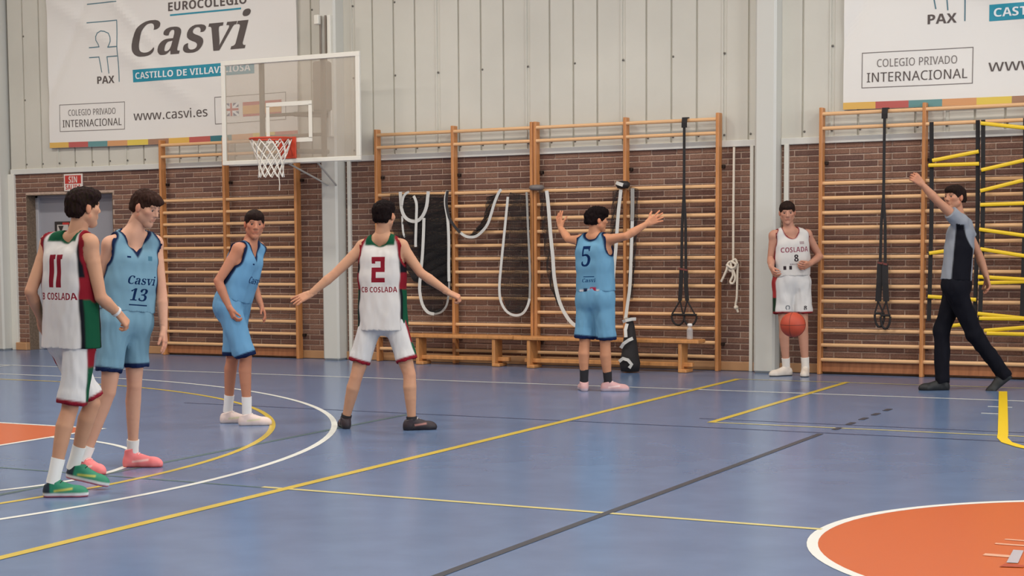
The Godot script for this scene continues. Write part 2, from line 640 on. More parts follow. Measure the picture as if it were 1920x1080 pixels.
# ---------------------------------------------------------------- floor and its painted lines
func _floor() -> void:
	var fl := thing("floor", "blue vinyl sports floor with court lines in many colours", "floor", Vector3.ZERO, 0.0, "", "structure")
	var vinyl := mat("blue_vinyl", Color(0.40, 0.485, 0.62), 0.23, 0.0, 0.5)
	grain(vinyl, noise_tex(0.012, Color(0.92, 0.92, 0.93), Color(1, 1, 1), 11, 512), Vector3(0.3, 0.3, 0.3), true)
	var g := Geo.new()
	g.box(Vector3(-1, -0.1, 11), Vector3(36.6, 0.2, 22.6))
	part("vinyl", g, vinyl, fl)
	var white := mat("line_white", rgb(222, 222, 214), 0.35)
	var yellow := mat("line_yellow", rgb(206, 178, 66), 0.3)
	var pale := mat("line_pale", rgb(206, 192, 126), 0.3)
	var black := mat("line_black", rgb(52, 56, 66), 0.35)
	var green := mat("line_green", rgb(74, 100, 104), 0.35)
	var dark := mat("line_dark_blue", rgb(52, 62, 92), 0.35)
	var orange := mat("paint_orange", rgb(198, 90, 32), 0.3)
	var y := 0.0012
	_disc(fl, Vector3(-0.826, 0, 9.882), 1.71, orange, y, "orange_circle")
	_arc(fl, Vector3(-0.826, 0, 9.882), 1.735, 0.055, 0, TAU, white, y * 1.6, "circle_line")
	g = Geo.new()
	g.quad(Vector3(-14.9, y, 7.69), Vector3(-9.21, y, 7.69), Vector3(-9.21, y, 12.55), Vector3(-14.9, y, 12.55), Vector3.UP)
	part("orange_key", g, orange, fl)
	_line(fl, Vector3(-14.9, 0, 7.67), Vector3(-9.18, 0, 7.67), 0.05, white, y * 1.6, "key_line")
	_line(fl, Vector3(-14.9, 0, 12.57), Vector3(-9.18, 0, 12.57), 0.05, white, y * 1.6, "key_line")
	_line(fl, Vector3(-9.20, 0, 7.645), Vector3(-9.20, 0, 12.6), 0.05, white, y * 1.7, "free_throw_line")
	_arc(fl, Vector3(-9.2, 0, 10.116), 1.775, 0.05, -PI / 2, PI / 2, white, y * 1.6, "free_throw_arc")
	_arc(fl, Vector3(-13.32, 0, 10.116), 6.725, 0.05, -1.38, 1.38, white, y * 1.5, "three_point_arc")
	_line(fl, Vector3(-14.9, 0, 3.51), Vector3(-12.04, 0, 3.51), 0.05, white, y * 1.5, "three_point_line")
	_line(fl, Vector3(-14.9, 0, 16.72), Vector3(-12.04, 0, 16.72), 0.05, white, y * 1.5, "three_point_line")
	_arc(fl, Vector3(-13.1, 0, 10.116), 6.02, 0.05, -1.5, 1.5, yellow, y * 1.4, "handball_arc")
	_line(fl, Vector3(-14.9, 0, 4.096), Vector3(-12.7, 0, 4.096), 0.05, yellow, y * 1.4, "handball_line")
	_line(fl, Vector3(-14.9, 0, 16.136), Vector3(-12.7, 0, 16.136), 0.05, yellow, y * 1.4, "handball_line")
	_line(fl, Vector3(-19, 0, 2.376), Vector3(14.2, 0, 2.376), 0.05, white, y * 1.2, "sideline")
	_line(fl, Vector3(-14.9, 0, 2.376), Vector3(-14.9, 0, 17.6), 0.05, white, y * 1.2, "baseline")
	_line(fl, Vector3(-5.945, 0, 1.03), Vector3(-5.945, 0, 19.4), 0.072, yellow, y * 1.9, "yellow_line")
	_line(fl, Vector3(-4.81, 0, 1.0), Vector3(-4.81, 0, 5.2), 0.062, yellow, y * 1.9, "yellow_line")
	_line(fl, Vector3(-4.83, 0, 5.18), Vector3(3.0, 0, 5.18), 0.04, pale, y * 1.8, "pale_line")
	_line(fl, Vector3(-5.96, 0, 1.06), Vector3(3.0, 0, 1.06), 0.04, pale, y * 1.8, "pale_line")
	_line(fl, Vector3(-6.12, 0, 9.915), Vector3(-2.57, 0, 9.915), 0.05, pale, y * 1.8, "pale_line")
	_line(fl, Vector3(-9.2, 0, 9.93), Vector3(-6.12, 0, 9.93), 0.035, green, y * 1.3, "green_line")
	_line(fl, Vector3(-7.42, 0, 5.55), Vector3(-7.42, 0, 18), 0.05, green, y * 1.1, "green_line")
	_line(fl, Vector3(-9.9, 0, 5.55), Vector3(3, 0, 5.55), 0.035, dark, y * 1.1, "dark_blue_line")
	_line(fl, Vector3(-5.0, 0, 4.93), Vector3(3, 0, 4.93), 0.03, dark, y * 1.1, "dark_blue_line")
	_line(fl, Vector3(-3.785, 0, 5.62), Vector3(-3.785, 0, 18), 0.05, black, y * 2.0, "black_line")
	for k in 5:
		_line(fl, Vector3(-3.765, 0, 5.31 - 0.4 * k), Vector3(-3.765, 0, 5.13 - 0.4 * k), 0.05, black, y * 2.1, "black_dash")
	# broad yellow tape laid at the referee's rear foot, and the chipped print in the orange circle
	var tape := mat("tape_yellow", rgb(232, 196, 30), 0.4)
	g = Geo.new()
	var path := [Vector3(-3.2, 0.004, 1.5), Vector3(-2.87, 0.004, 3.3), Vector3(-2.55, 0.004, 5.05), Vector3(-2.50, 0.004, 5.35), Vector3(-2.42, 0.004, 5.62), Vector3(-2.28, 0.004, 5.85), Vector3(-2.1, 0.004, 6.05), Vector3(-1.8, 0.004, 6.2)]
	g.band(path, 0.075, 0.002, Vector3.UP)
	part("yellow_tape", g, tape, fl)
	for s in [3.0, 3.6]:
		g = Geo.new()
		g.box(Vector3(-2.95 + (s - 3) * 0.1, 0.003, s), Vector3(0.2, 0.002, 0.03))
		part("white_tick", g, white, fl)
	var worn := mat("worn_print", rgb(214, 160, 130), 0.4)
	var grey := mat("print_grey", rgb(176, 168, 172), 0.4)
	var rust := mat("print_rust", rgb(170, 62, 24), 0.4)
	for s in [[-1.58, 9.81, 0.18, 0.03], [-1.58, 9.955, 0.22, 0.035], [-1.62, 10.285, 0.12, 0.06]]:
		g = Geo.new()
		g.box(Vector3(s[0], 0.0032, s[1]), Vector3(s[2], 0.001, s[3]))
		part("worn_print", g, worn, fl)
	g = Geo.new()
	g.quad(Vector3(-1.578, 0.0044, 10.1), Vector3(-1.53, 0.0044, 10.1), Vector3(-1.495, 0.0044, 10.45), Vector3(-1.545, 0.0044, 10.46), Vector3.UP)
	part("worn_print", g, grey, fl)
	g = Geo.new()
	g.quad(Vector3(-1.545, 0.0046, 10.49), Vector3(-1.455, 0.0046, 10.49), Vector3(-1.455, 0.0046, 10.55), Vector3(-1.555, 0.0046, 10.58), Vector3.UP)
	part("worn_print", g, rust, fl)


func _line(fl: Node3D, a: Vector3, b: Vector3, w: float, m: Material, y: float, called: String) -> void:
	var g := Geo.new()
	var s := (b - a).normalized().cross(Vector3.UP) * w / 2
	var u := Vector3(0, y, 0)
	g.quad(a - s + u, b - s + u, b + s + u, a + s + u, Vector3.UP)
	part(called, g, m, fl)


func _arc(fl: Node3D, c: Vector3, r: float, w: float, a0: float, a1: float, m: Material, y: float, called: String) -> void:
	var g := Geo.new()
	var k := 96
	for i in k:
		var p := a0 + (a1 - a0) * i / k
		var q := a0 + (a1 - a0) * (i + 1) / k
		var dp := Vector3(cos(p), 0, sin(p))
		var dq := Vector3(cos(q), 0, sin(q))
		var u := c + Vector3(0, y, 0)
		g.quad(u + dp * (r - w / 2), u + dp * (r + w / 2), u + dq * (r + w / 2), u + dq * (r - w / 2), Vector3.UP)
	part(called, g, m, fl)


func _disc(fl: Node3D, c: Vector3, r: float, m: Material, y: float, called: String) -> void:
	var g := Geo.new()
	for i in 96:
		var p := TAU * i / 96
		var q := TAU * (i + 1) / 96
		var u := c + Vector3(0, y, 0)
		g.tri(u, u + Vector3(cos(p), 0, sin(p)) * r, u + Vector3(cos(q), 0, sin(q)) * r, Vector3.UP)
	part(called, g, m, fl)


# ---------------------------------------------------------------- wall bars and benches
const RUNGS := [2.80, 2.646, 2.061, 1.9025, 1.744, 1.586, 1.427, 1.269, 1.11, 0.952, 0.793, 0.635, 0.476, 0.318, 0.159]


func wood(called: String, col: Color, sd: int) -> StandardMaterial3D:
	if mats.has(called):
		return mats[called]
	return grain(mat(called, col, 0.42), noise_tex(0.02, Color(0.82, 0.80, 0.78), Color(1, 1, 1), sd), Vector3(3, 0.35, 3), false)


func wall_bars(posts: Array, label: String, plinth: bool, gap_bays: Array) -> void:
	var o := thing("wall_bars", label, "wall bars", Vector3.ZERO, 0.0, "varnished wall bars along the brick wall")
	var pm := wood("post_wood", rgb(214, 146, 88), 21)
	var rm := mat("rung_wood", rgb(226, 178, 128), 0.4)
	var im := mat("bracket_iron", rgb(52, 40, 34), 0.5, 0.5)
	for p in posts:
		var g := Geo.new()
		g.box(Vector3(p, 1.435, 0.095), Vector3(0.036, 2.87, 0.115), 0.005)
		part("post", g, pm, o)
		for y in [0.3, 2.28]:
			g = Geo.new()
			g.box(Vector3(p + 0.032, y, 0.02), Vector3(0.03, 0.035, 0.07), 0.003)
			part("bracket", g, im, o)
	for b in posts.size() - 1:
		if posts[b + 1] - posts[b] < 0.3:
			continue
		for k in RUNGS.size():
			if k == 11 and b in gap_bays:
				continue
			var g := Geo.new()
			var z: float = 0.135 if k < 2 else 0.118
			g.tube([Vector3(posts[b] + 0.016, RUNGS[k], z), Vector3(posts[b + 1] - 0.016, RUNGS[k], z)], 0.0145, 10, 1.42, Vector3.UP)
			part("rung", g, rm, o)
		if plinth:
			var g := Geo.new()
			g.box(Vector3((posts[b] + posts[b + 1]) / 2, 0.085, 0.075), Vector3(posts[b + 1] - posts[b] - 0.036, 0.12, 0.025), 0.004)
			part("plinth_board", g, wood("plinth_wood", rgb(178, 116, 76), 23), o)


func _bars() -> void:
	wall_bars([-14.165, -13.14, -12.035], "varnished wooden wall bars under the left banner, behind the hoop and nearest the door", true, [])
	wall_bars([-10.85, -9.785, -8.745], "varnished wooden wall bars hung with looped nets, left unit of the middle pair", false, [0, 1])
	wall_bars([-8.70, -7.58, -6.49], "varnished wooden wall bars with one suspension strap, right unit of the middle pair", false, [])
	wall_bars([-5.345, -4.27, -3.185], "varnished wooden wall bars behind the referee under the right banner", true, [])
	bench(-10.42, -8.845, 0.21, [-10.13, -9.11], "shorter low wooden gym bench on the left, behind the player numbered two")
	bench(-8.815, -6.57, 0.27, [-8.63, -6.79], "longer low wooden gym bench behind the blue player with spread arms")


func bench(x0: float, x1: float, z0: float, legs: Array, label: String) -> void:
	var o := thing("bench", label, "bench", Vector3.ZERO, 0.0, "gym benches under the wall bars")
	var m := wood("bench_wood", rgb(216, 152, 92), 24)
	var g := Geo.new()
	g.box(Vector3((x0 + x1) / 2, 0.348, z0 + 0.13), Vector3(x1 - x0, 0.042, 0.24), 0.008)
	part("seat", g, m, o)
	g = Geo.new()
	g.box(Vector3((x0 + x1) / 2, 0.085, z0 + 0.125), Vector3(x1 - x0 - 0.2, 0.05, 0.07), 0.008)
	part("beam", g, m, o)
	for l in legs:
		g = Geo.new()
		g.box(Vector3(l, 0.168, z0 + 0.13), Vector3(0.04, 0.322, 0.21), 0.006)
		part("leg", g, m, o)
		g = Geo.new()
		g.box(Vector3(l + 0.03, 0.02, z0 + 0.13), Vector3(0.1, 0.04, 0.22), 0.008)
		part("foot", g, m, o)


# ---------------------------------------------------------------- things hung on the bars
func V(x: float, y: float, z: float) -> Vector3:
	return Vector3(x, y, z)


# smooth curve through points given as Vector2 at depth z
func curve(pts: Array, z: float, step := 0.03, dz := 0.0) -> Array:
	var c := Curve3D.new()
	c.bake_interval = step
	for i in pts.size():
		var a: Vector2 = pts[maxi(i - 1, 0)]
		var b: Vector2 = pts[mini(i + 1, pts.size() - 1)]
		var t := (b - a) / 6.0
		var p := Vector3(pts[i].x, pts[i].y, z + dz * float(i) / maxi(1, pts.size() - 1))
		c.add_point(p, Vector3(-t.x, -t.y, 0), Vector3(t.x, t.y, 0))
	return Array(c.get_baked_points())


# netting of knotted cord hung between two edge lines (each from top to bottom)
func netting(g: Geo, left: Array, right: Array, z: float, pitch := 0.024) -> void:
	var L := curve(left, z, 0.02)
	var R := curve(right, z, 0.02)
	var w: float = 0.0
	for k in 5:
		w = maxf(w, (L[k * (L.size() - 1) / 4] - R[k * (R.size() - 1) / 4]).length())
	var cols := maxi(2, int(w / pitch))
	var rows := 80
	var grid := []
	for r in rows + 1:
		var a: Vector3 = L[int(float(r) / rows * (L.size() - 1))]
		var b: Vector3 = R[int(float(r) / rows * (R.size() - 1))]
		var line := []
		for c in cols + 1:
			var f := float(c) / cols
			line.append(a.lerp(b, f) + Vector3(0, 0, 0.012 * sin(f * 9.0 + r * 0.5)))
		grid.append(line)
	for r in rows + 1:
		g.tube(grid[r], 0.0026, 3, 1.0, Vector3.ZERO, false)
	for c in cols + 1:
		var line := []
		for r in rows + 1:
			line.append(grid[r][c])
		g.tube(line, 0.0026, 3, 1.0, Vector3.ZERO, false)


func P2(flat: Array) -> Array:
	var out := []
	for i in range(0, flat.size(), 2):
		out.append(Vector2(flat[i], flat[i + 1]))
	return out


func tape(flat: Array, z: float, w := 0.05) -> Geo:
	var g := Geo.new()
	g.band(curve(P2(flat), z, 0.03), w * 0.82, 0.004, Vector3(0.25, 0, 1))
	return g


func _gear() -> void:
	var white := mat("net_tape", rgb(206, 203, 196), 0.6)
	var grey := mat("net_tape_grey", rgb(150, 146, 140), 0.7)
	var black := mat("net_cord", rgb(34, 30, 30), 0.8)
	var front := Vector3(0.25, 0, 1)
	# first net
	var n := thing("sports_net", "black net with white tape draped in loops over the wall bars behind player two", "net", Vector3.ZERO, 0.0, "sports nets hung on the wall bars")
	part("headband", tape([-10.472, 2.095, -10.466, 1.98, -10.455, 1.88, -10.425, 1.805, -10.372, 1.755, -10.298, 1.732, -10.224, 1.743, -10.155, 1.81, -10.108, 1.922, -10.085, 2.09], 0.205), white, n)
	part("headband", tape([-10.346, 2.092, -10.398, 2.065, -10.43, 2.013, -10.446, 1.929], 0.215, 0.035), white, n)
	part("headband", tape([-10.452, 1.80, -10.448, 1.669, -10.436, 1.58, -10.415, 1.54], 0.2, 0.03), white, n)
	part("headband", tape([-10.285, 2.04, -10.262, 2.0, -10.244, 1.925, -10.25, 1.763, -10.262, 1.5, -10.262, 1.42], 0.212, 0.04), white, n)
	part("headband", tape([-10.143, 1.77, -10.152, 1.568, -10.17, 1.308, -10.202, 1.048, -10.211, 0.886, -10.176, 0.723, -10.104, 0.626, -10.015, 0.603], 0.215, 0.045), white, n)
	part("headband", tape([-10.015, 0.603, -9.92, 0.628, -9.846, 0.713, -9.816, 0.855, -9.808, 1.0], 0.21, 0.03), grey, n)
	part("headband", tape([-9.804, 1.0, -9.806, 1.178, -9.803, 1.499, -9.815, 1.756, -9.842, 1.917, -9.84, 2.02, -9.812, 2.095], 0.222, 0.042), white, n)
	part("headband", tape([-9.812, 2.092, -9.83, 1.98, -9.822, 1.88, -9.793, 1.769, -9.736, 1.678, -9.65, 1.585], 0.222, 0.04), mat("net_tape_dark", rgb(46, 42, 42), 0.8), n)
	part("headband", tape([-9.65, 1.585, -9.6, 1.552, -9.536, 1.532, -9.444, 1.54, -9.358, 1.60, -9.287, 1.684, -9.237, 1.81, -9.194, 1.935, -9.14, 2.05, -9.105, 2.09], 0.21, 0.04), white, n)
	part("headband", tape([-9.019, 2.0, -9.041, 1.806, -9.063, 1.618, -9.093, 1.366, -9.115, 1.176, -9.137, 0.923, -9.118, 0.764, -9.048, 0.65, -8.944, 0.601, -8.84, 0.621, -8.775, 0.704, -8.745, 0.8], 0.21, 0.036), white, n)
	part("headband", tape([-8.745, 0.8, -8.738, 1.05, -8.748, 1.363, -8.76, 1.614, -8.771, 1.926, -8.777, 2.05], 0.21, 0.03), grey, n)
	var g := Geo.new()
	netting(g, P2([-10.62, 2.07, -10.60, 1.7, -10.5, 1.3, -10.3, 1.0]), P2([-9.84, 2.05, -9.82, 1.7, -9.81, 1.3, -9.81, 0.85]), 0.19, 0.011)
	netting(g, P2([-10.5, 2.07, -10.44, 1.8, -10.28, 1.5, -10.2, 0.95]), P2([-9.86, 2.0, -9.82, 1.6, -9.81, 1.2, -9.81, 0.9]), 0.175, 0.012)
	netting(g, P2([-10.17, 1.4, -10.2, 1.05, -10.18, 0.74, -10.05, 0.62]), P2([-9.81, 1.4, -9.81, 1.05, -9.84, 0.72, -9.95, 0.62]), 0.2, 0.016)
	netting(g, P2([-9.0, 2.05, -9.06, 1.6, -9.13, 0.95, -9.02, 0.63]), P2([-8.77, 2.0, -8.75, 1.5, -8.74, 0.9, -8.83, 0.63]), 0.19, 0.013)
	netting(g, P2([-9.3, 2.0, -9.35, 1.75, -9.5, 1.58, -9.56, 1.54]), P2([-9.12, 2.05, -9.2, 1.9, -9.3, 1.66, -9.4, 1.56]), 0.195, 0.011)
	part("netting", g, black, n, Vector3.ZERO, "", "stuff")
	g = Geo.new()
	g.lathe(V(-8.665, 2.1, 0.17), [Vector2(0.0, -0.035), Vector2(0.07, -0.03), Vector2(0.088, -0.01), Vector2(0.088, 0.012), Vector2(0.07, 0.03), Vector2(0.0, 0.036)], 16)
	part("tie", g, mat("net_tie", rgb(120, 112, 108), 0.6), n)
	# second net, bundled at its right end
	n = thing("sports_net", "black net with white tape hung behind the spread-armed blue player, ending in a tied bundle", "net", Vector3.ZERO, 0.0, "sports nets hung on the wall bars")
	part("headband", tape([-8.52, 2.06, -8.506, 1.95, -8.492, 1.797, -8.472, 1.548, -8.446, 1.299, -8.427, 1.05, -8.374, 0.801, -8.294, 0.628, -8.186, 0.505, -8.026, 0.455, -7.861, 0.528, -7.749, 0.714, -7.7, 0.898], 0.21, 0.05), white, n)
	part("headband", tape([-7.7, 0.898, -7.683, 1.173, -7.663, 1.356, -7.65, 1.539, -7.631, 1.781, -7.611, 1.951, -7.60, 2.05], 0.21, 0.046), white, n)
	part("headband", tape([-7.456, 2.06, -7.457, 1.778, -7.463, 1.7], 0.218, 0.05), grey, n)
	part("headband", tape([-7.463, 1.7, -7.469, 1.536, -7.482, 1.173, -7.495, 0.929, -7.521, 0.747, -7.545, 0.58], 0.205, 0.044), white, n)
	g = Geo.new()
	netting(g, P2([-8.62, 2.06, -8.57, 1.5, -8.5, 1.0, -8.38, 0.72]), P2([-8.5, 2.05, -8.46, 1.5, -8.42, 1.0, -8.3, 0.66]), 0.195, 0.011)
	netting(g, P2([-7.70, 2.03, -7.73, 1.6, -7.74, 1.0]), P2([-7.61, 2.05, -7.65, 1.6, -7.69, 1.0]), 0.195, 0.010)
	netting(g, P2([-7.50, 2.08, -7.50, 1.5, -7.53, 0.8]), P2([-7.40, 2.05, -7.42, 1.5, -7.47, 0.8]), 0.19, 0.011)
	part("netting", g, black, n, Vector3.ZERO, "", "stuff")
	g = Geo.new()
	var prof := [Vector2(0.0, 0.0), Vector2(0.1, 0.01), Vector2(0.115, 0.1), Vector2(0.095, 0.2), Vector2(0.08, 0.32), Vector2(0.065, 0.42), Vector2(0.05, 0.52), Vector2(0.03, 0.6), Vector2(0.0, 0.62)]
	g.lathe(V(-7.32, 0.004, 0.64), prof, 18)
	part("bundle", g, black, n)
	g = Geo.new()
	g.band([V(-7.541, 0.60, 0.21), V(-7.50, 0.585, 0.32), V(-7.42, 0.595, 0.48), V(-7.34, 0.61, 0.62)], 0.04, 0.005, Vector3(0.2, 1, 0.3))
	part("headband", g, white, n)
	for wrap in [[V(-7.39, 0.57, 0.68), V(-7.34, 0.585, 0.72), V(-7.28, 0.6, 0.70), V(-7.25, 0.6, 0.64)], [V(-7.33, 0.55, 0.70), V(-7.34, 0.48, 0.725), V(-7.33, 0.4, 0.735)], [V(-7.39, 0.28, 0.735), V(-7.35, 0.33, 0.755), V(-7.29, 0.37, 0.755), V(-7.25, 0.39, 0.73)], [V(-7.40, 0.13, 0.76), V(-7.35, 0.165, 0.775), V(-7.29, 0.15, 0.775), V(-7.25, 0.1, 0.765), V(-7.28, 0.06, 0.765)]]:
		g = Geo.new()
		g.band(wrap, 0.036, 0.006, front)
		part("wrap_tape", g, white, n)
	g = Geo.new()
	g.lathe(V(-7.59, 2.105, 0.17), [Vector2(0.0, -0.045), Vector2(0.06, -0.04), Vector2(0.08, -0.01), Vector2(0.08, 0.015), Vector2(0.055, 0.04), Vector2(0.0, 0.046)], 16)
	part("tie", g, mat("net_tie_dark", rgb(40, 36, 36), 0.6), n)
	g = Geo.new()
	g.band([V(-7.645, 2.13, 0.24), V(-7.60, 2.115, 0.262), V(-7.555, 2.1, 0.258)], 0.04, 0.006, front)
	part("tie_tape", g, white, n)
	# suspension straps
	_straps(-6.858, 2.8, 1.95, 1.14, 0.79, [V(-6.92, 0.62, 0.2), V(-6.775, 0.62, 0.21)], "black suspension straps with two hoop handles above the right end of the long bench")
	_straps(-4.665, 2.8, 1.85, 1.2, 0.80, [V(-4.69, 0.66, 0.2), V(-4.625, 0.64, 0.215)], "black suspension straps hanging straight down left of the referee")
	# rope on the wall
	var r := thing("rope", "cream cotton rope with a knotted coil hanging on the brick beside the grey column", "rope", Vector3.ZERO)
	var rope := mat("rope_cotton", rgb(226, 214, 196), 0.9)
	g = Geo.new()
	g.tube([V(-6.335, 2.49, 0.04), V(-6.337, 1.9, 0.045), V(-6.335, 1.22, 0.05)], 0.014, 8)
	part("line", g, rope, r)
	g = Geo.new()
	g.tube(curve(P2([-6.335, 1.22, -6.385, 1.18, -6.36, 1.12, -6.3, 1.16, -6.32, 1.22, -6.38, 1.21, -6.40, 1.13, -6.46, 1.0]), 0.06, 0.02, 0.03), 0.014, 7)
	g.tube(curve(P2([-6.36, 1.17, -6.33, 1.08, -6.36, 1.0, -6.33, 0.98, -6.30, 1.04, -6.32, 1.12, -6.35, 1.2, -6.30, 1.25, -6.275, 1.2]), 0.07, 0.02, 0.02), 0.013, 7)
	g.tube(curve(P2([-6.40, 1.19, -6.33, 1.15, -6.29, 1.19, -6.35, 1.23]), 0.09, 0.02), 0.014, 7)
	part("knot", g, rope, r)
	g = Geo.new()
	g.tube(curve(P2([-6.275, 1.2, -6.28, 1.05, -6.285, 0.83, -6.30, 0.73, -6.28, 0.69, -6.27, 0.66]), 0.07, 0.03), [0.013, 0.013, 0.013, 0.013, 0.013, 0.013, 0.013, 0.013, 0.013, 0.013, 0.013, 0.013, 0.013, 0.013, 0.013, 0.013, 0.013, 0.013, 0.013, 0.013, 0.013, 0.013, 0.013, 0.013, 0.013, 0.013, 0.013], 7)
	g.lathe(V(-6.293, 0.715, 0.07), [Vector2(0, -0.03), Vector2(0.025, -0.015), Vector2(0.026, 0.01), Vector2(0, 0.03)], 10)
	part("tail", g, rope, r)
	# agility ladders, folded over the right wall bars
	var strap := mat("ladder_strap", rgb(28, 24, 24), 0.8)
	var yel := mat("ladder_rung", rgb(238, 198, 40), 0.4)
	for k in 2:
		var lad := thing("agility_ladder", ["black and yellow agility ladder hanging beside the second wall bar post, half behind the referee", "black and yellow agility ladder hanging at the right edge of the picture"][k], "agility ladder", Vector3.ZERO, 0.0, "yellow agility ladders on the wall bars")
		var xs: Array = [[-4.18, -3.722], [-3.668, -3.262]][k]
		for x in xs:
			g = Geo.new()
			g.band(curve(P2([x, 2.66, x + 0.006, 2.27, x + 0.012, 1.7, x + 0.008, 1.2, x, 0.6]), 0.215 + 0.012 * k), 0.042, 0.005, front)
			part("strap", g, strap, lad)
		var segs: Array = [
			[-4.2, 2.215, -3.68, 2.215, -4.161, 2.263, -3.704, 2.34, -4.181, 1.305, -3.715, 1.373, -4.186, 0.856, -3.707, 0.826, -4.1, 0.535, -3.704, 0.585],
			[-3.698, 2.626, -3.25, 2.559, -3.675, 2.15, -3.25, 2.239, -3.682, 1.939, -3.27, 2.036, -3.68, 1.797, -3.25, 1.805, -3.687, 1.547, -3.24, 1.477, -3.673, 1.346, -3.24, 1.272, -3.71, 0.996, -3.235, 1.013, -3.721, 1.062, -3.235, 1.035, -3.705, 0.683, -3.235, 0.64, -3.673, 0.634, -3.24, 0.635, -3.624, 0.509, -3.23, 0.548, -3.597, 0.482, -3.23, 0.478]][k]
		for i in range(0, segs.size(), 4):
			g = Geo.new()
			segs[i] = maxf(segs[i], [-9.0, -3.69][k])
			segs[i + 2] = minf(segs[i + 2], [-3.70, 0.0][k])
			var z := 0.235 + 0.006 * ((i / 4) % 2)
			g.tube([V(segs[i], segs[i + 1], z), V(segs[i + 2], segs[i + 3], z)], 0.01, 8, 2.0, Vector3.UP)
			part("rung", g, yel, lad)
	# bottle on the bench
	var b := thing("bottle", "clear plastic bottle with a white cap standing on the right end of the long bench", "bottle", V(-6.71, 0.369, 0.40))
	g = Geo.new()
	g.lathe(Vector3.ZERO, [Vector2(0.0, 0.0), Vector2(0.03, 0.002), Vector2(0.034, 0.012), Vector2(0.034, 0.1), Vector2(0.031, 0.115), Vector2(0.018, 0.135), Vector2(0.014, 0.14), Vector2(0.014, 0.15)], 20)
	var clear := mat("clear_plastic", Color(0.85, 0.85, 0.85, 0.35), 0.3)
	clear.transparency = BaseMaterial3D.TRANSPARENCY_ALPHA
	part("body", g, clear, b)
	g = Geo.new()
	g.lathe(Vector3.ZERO, [Vector2(0.0, 0.178), Vector2(0.022, 0.176), Vector2(0.028, 0.165), Vector2(0.028, 0.146), Vector2(0.014, 0.142)], 16)
	part("cap", g, mat("cap_white", rgb(236, 234, 230), 0.4), b)
	# the ball in the air in front of the player at the wall
	var ball := thing("basketball", "orange basketball in the air before the knees of the player at the wall", "ball", BALL)
	g = Geo.new()
	_sphere(g, Vector3.ZERO, 0.121, 20, 32)
	part("skin", g, grain(mat("ball_leather", rgb(192, 72, 44), 0.6), noise_tex(0.2, Color(0.85, 0.85, 0.85), Color.WHITE, 31), Vector3(8, 8, 8)), ball)
	g = Geo.new()
	for b2 in [Basis.IDENTITY, Basis(Vector3.RIGHT, PI / 2), Basis(Vector3.FORWARD, PI / 2)]:
		var ring := []
		for i in 48:
			ring.append((b2 as Basis) * Vector3(cos(TAU * i / 48), 0, sin(TAU * i / 48)) * 0.1205)
		g.tube(ring, 0.0022, 5, 1.0, Vector3.ZERO, false, true)
	part("seam", g, mat("ball_seam", rgb(70, 34, 24), 0.7), ball)


const BALL := Vector3(-5.0, 0.655, 2.27)


func _sphere(g: Geo, at: Vector3, r: float, rings: int, sides: int, squash := Vector3.ONE) -> void:
	var prof := []
	for i in rings + 1:
		var a := -PI / 2 + PI * i / rings
		prof.append(Vector2(cos(a) * r, sin(a) * r))
	g.lathe(at, prof, sides, Basis.from_scale(squash))


func _straps(x: float, top: float, fork: float, grip: float, tip: float, hoops: Array, label: String) -> void:
	var o := thing("suspension_trainer", label, "exercise straps", Vector3.ZERO, 0.0, "suspension straps on the wall bars")
	var blk := mat("strap_black", rgb(30, 25, 25), 0.75)
	var front := Vector3(0.25, 0, 1)
	var g := Geo.new()
	g.band([V(x, top + 0.03, 0.10), V(x, top + 0.03, 0.17), V(x, top - 0.03, 0.185), V(x, top - 0.08, 0.185)], 0.06, 0.012, Vector3(0, 0.5, 1))
	part("anchor", g, blk, o)
	g = Geo.new()
	g.band([V(x, top - 0.05, 0.185), V(x, (top + fork) / 2, 0.185), V(x, fork, 0.19)], 0.03, 0.006, front)
	part("strap", g, blk, o)
	for s in [-1, 1]:
		g = Geo.new()
		g.band([V(x, fork + 0.04, 0.19), V(x + s * 0.02, (fork + grip) / 2 + 0.1, 0.19), V(x + s * 0.026, grip, 0.192)], 0.03, 0.008, front)
		part("strap", g, blk, o)
		g = Geo.new()
		g.band([V(x + s * 0.026, grip, 0.195), V(x + s * 0.03, (grip + tip) / 2, 0.2), V(x + s * 0.042, tip, 0.195)], 0.044 if x < -6.0 else 0.062, 0.02, front)
		part("pad", g, blk, o)
	g = Geo.new()
	g.band([V(x - 0.05, grip + 0.01, 0.205), V(x + 0.05, grip - 0.01, 0.205)], 0.02, 0.01, Vector3(0, 0, 1))
	part("clip", g, mat("strap_clip", rgb(110, 54, 48), 0.6), o)
	for k in 2:
		var h: Vector3 = hoops[k]
		g = Geo.new()
		var from := V(x + (k * 2 - 1) * 0.042, tip, 0.195)
		var rad: float = 0.075 if x < -6.0 else 0.05
		g.tube([from + V(0, 0.01, 0), from + V(0, -0.01, 0)], 0.014, 6)
		g.tube([from, h + V(-rad, 0.01, 0)], 0.009, 6)
		g.tube([from, h + V(rad * 0.8, 0.01, 0)], 0.009, 6)
		part("handle_cord", g, blk, o)
		g = Geo.new()
		var arc := []
		for i in 15:
			var a := PI + PI * i / 14
			arc.append(h + V(cos(a) * rad, sin(a) * rad * (1.4 if x < -6.0 else 2.6), 0))
		g.tube(arc, 0.012, 8)
		part("foot_loop", g, blk, o)
		g = Geo.new()
		g.tube([h + V(-rad, 0.012, 0), h + V(rad, 0.012, 0)], 0.013, 8)
		part("grip", g, blk, o)


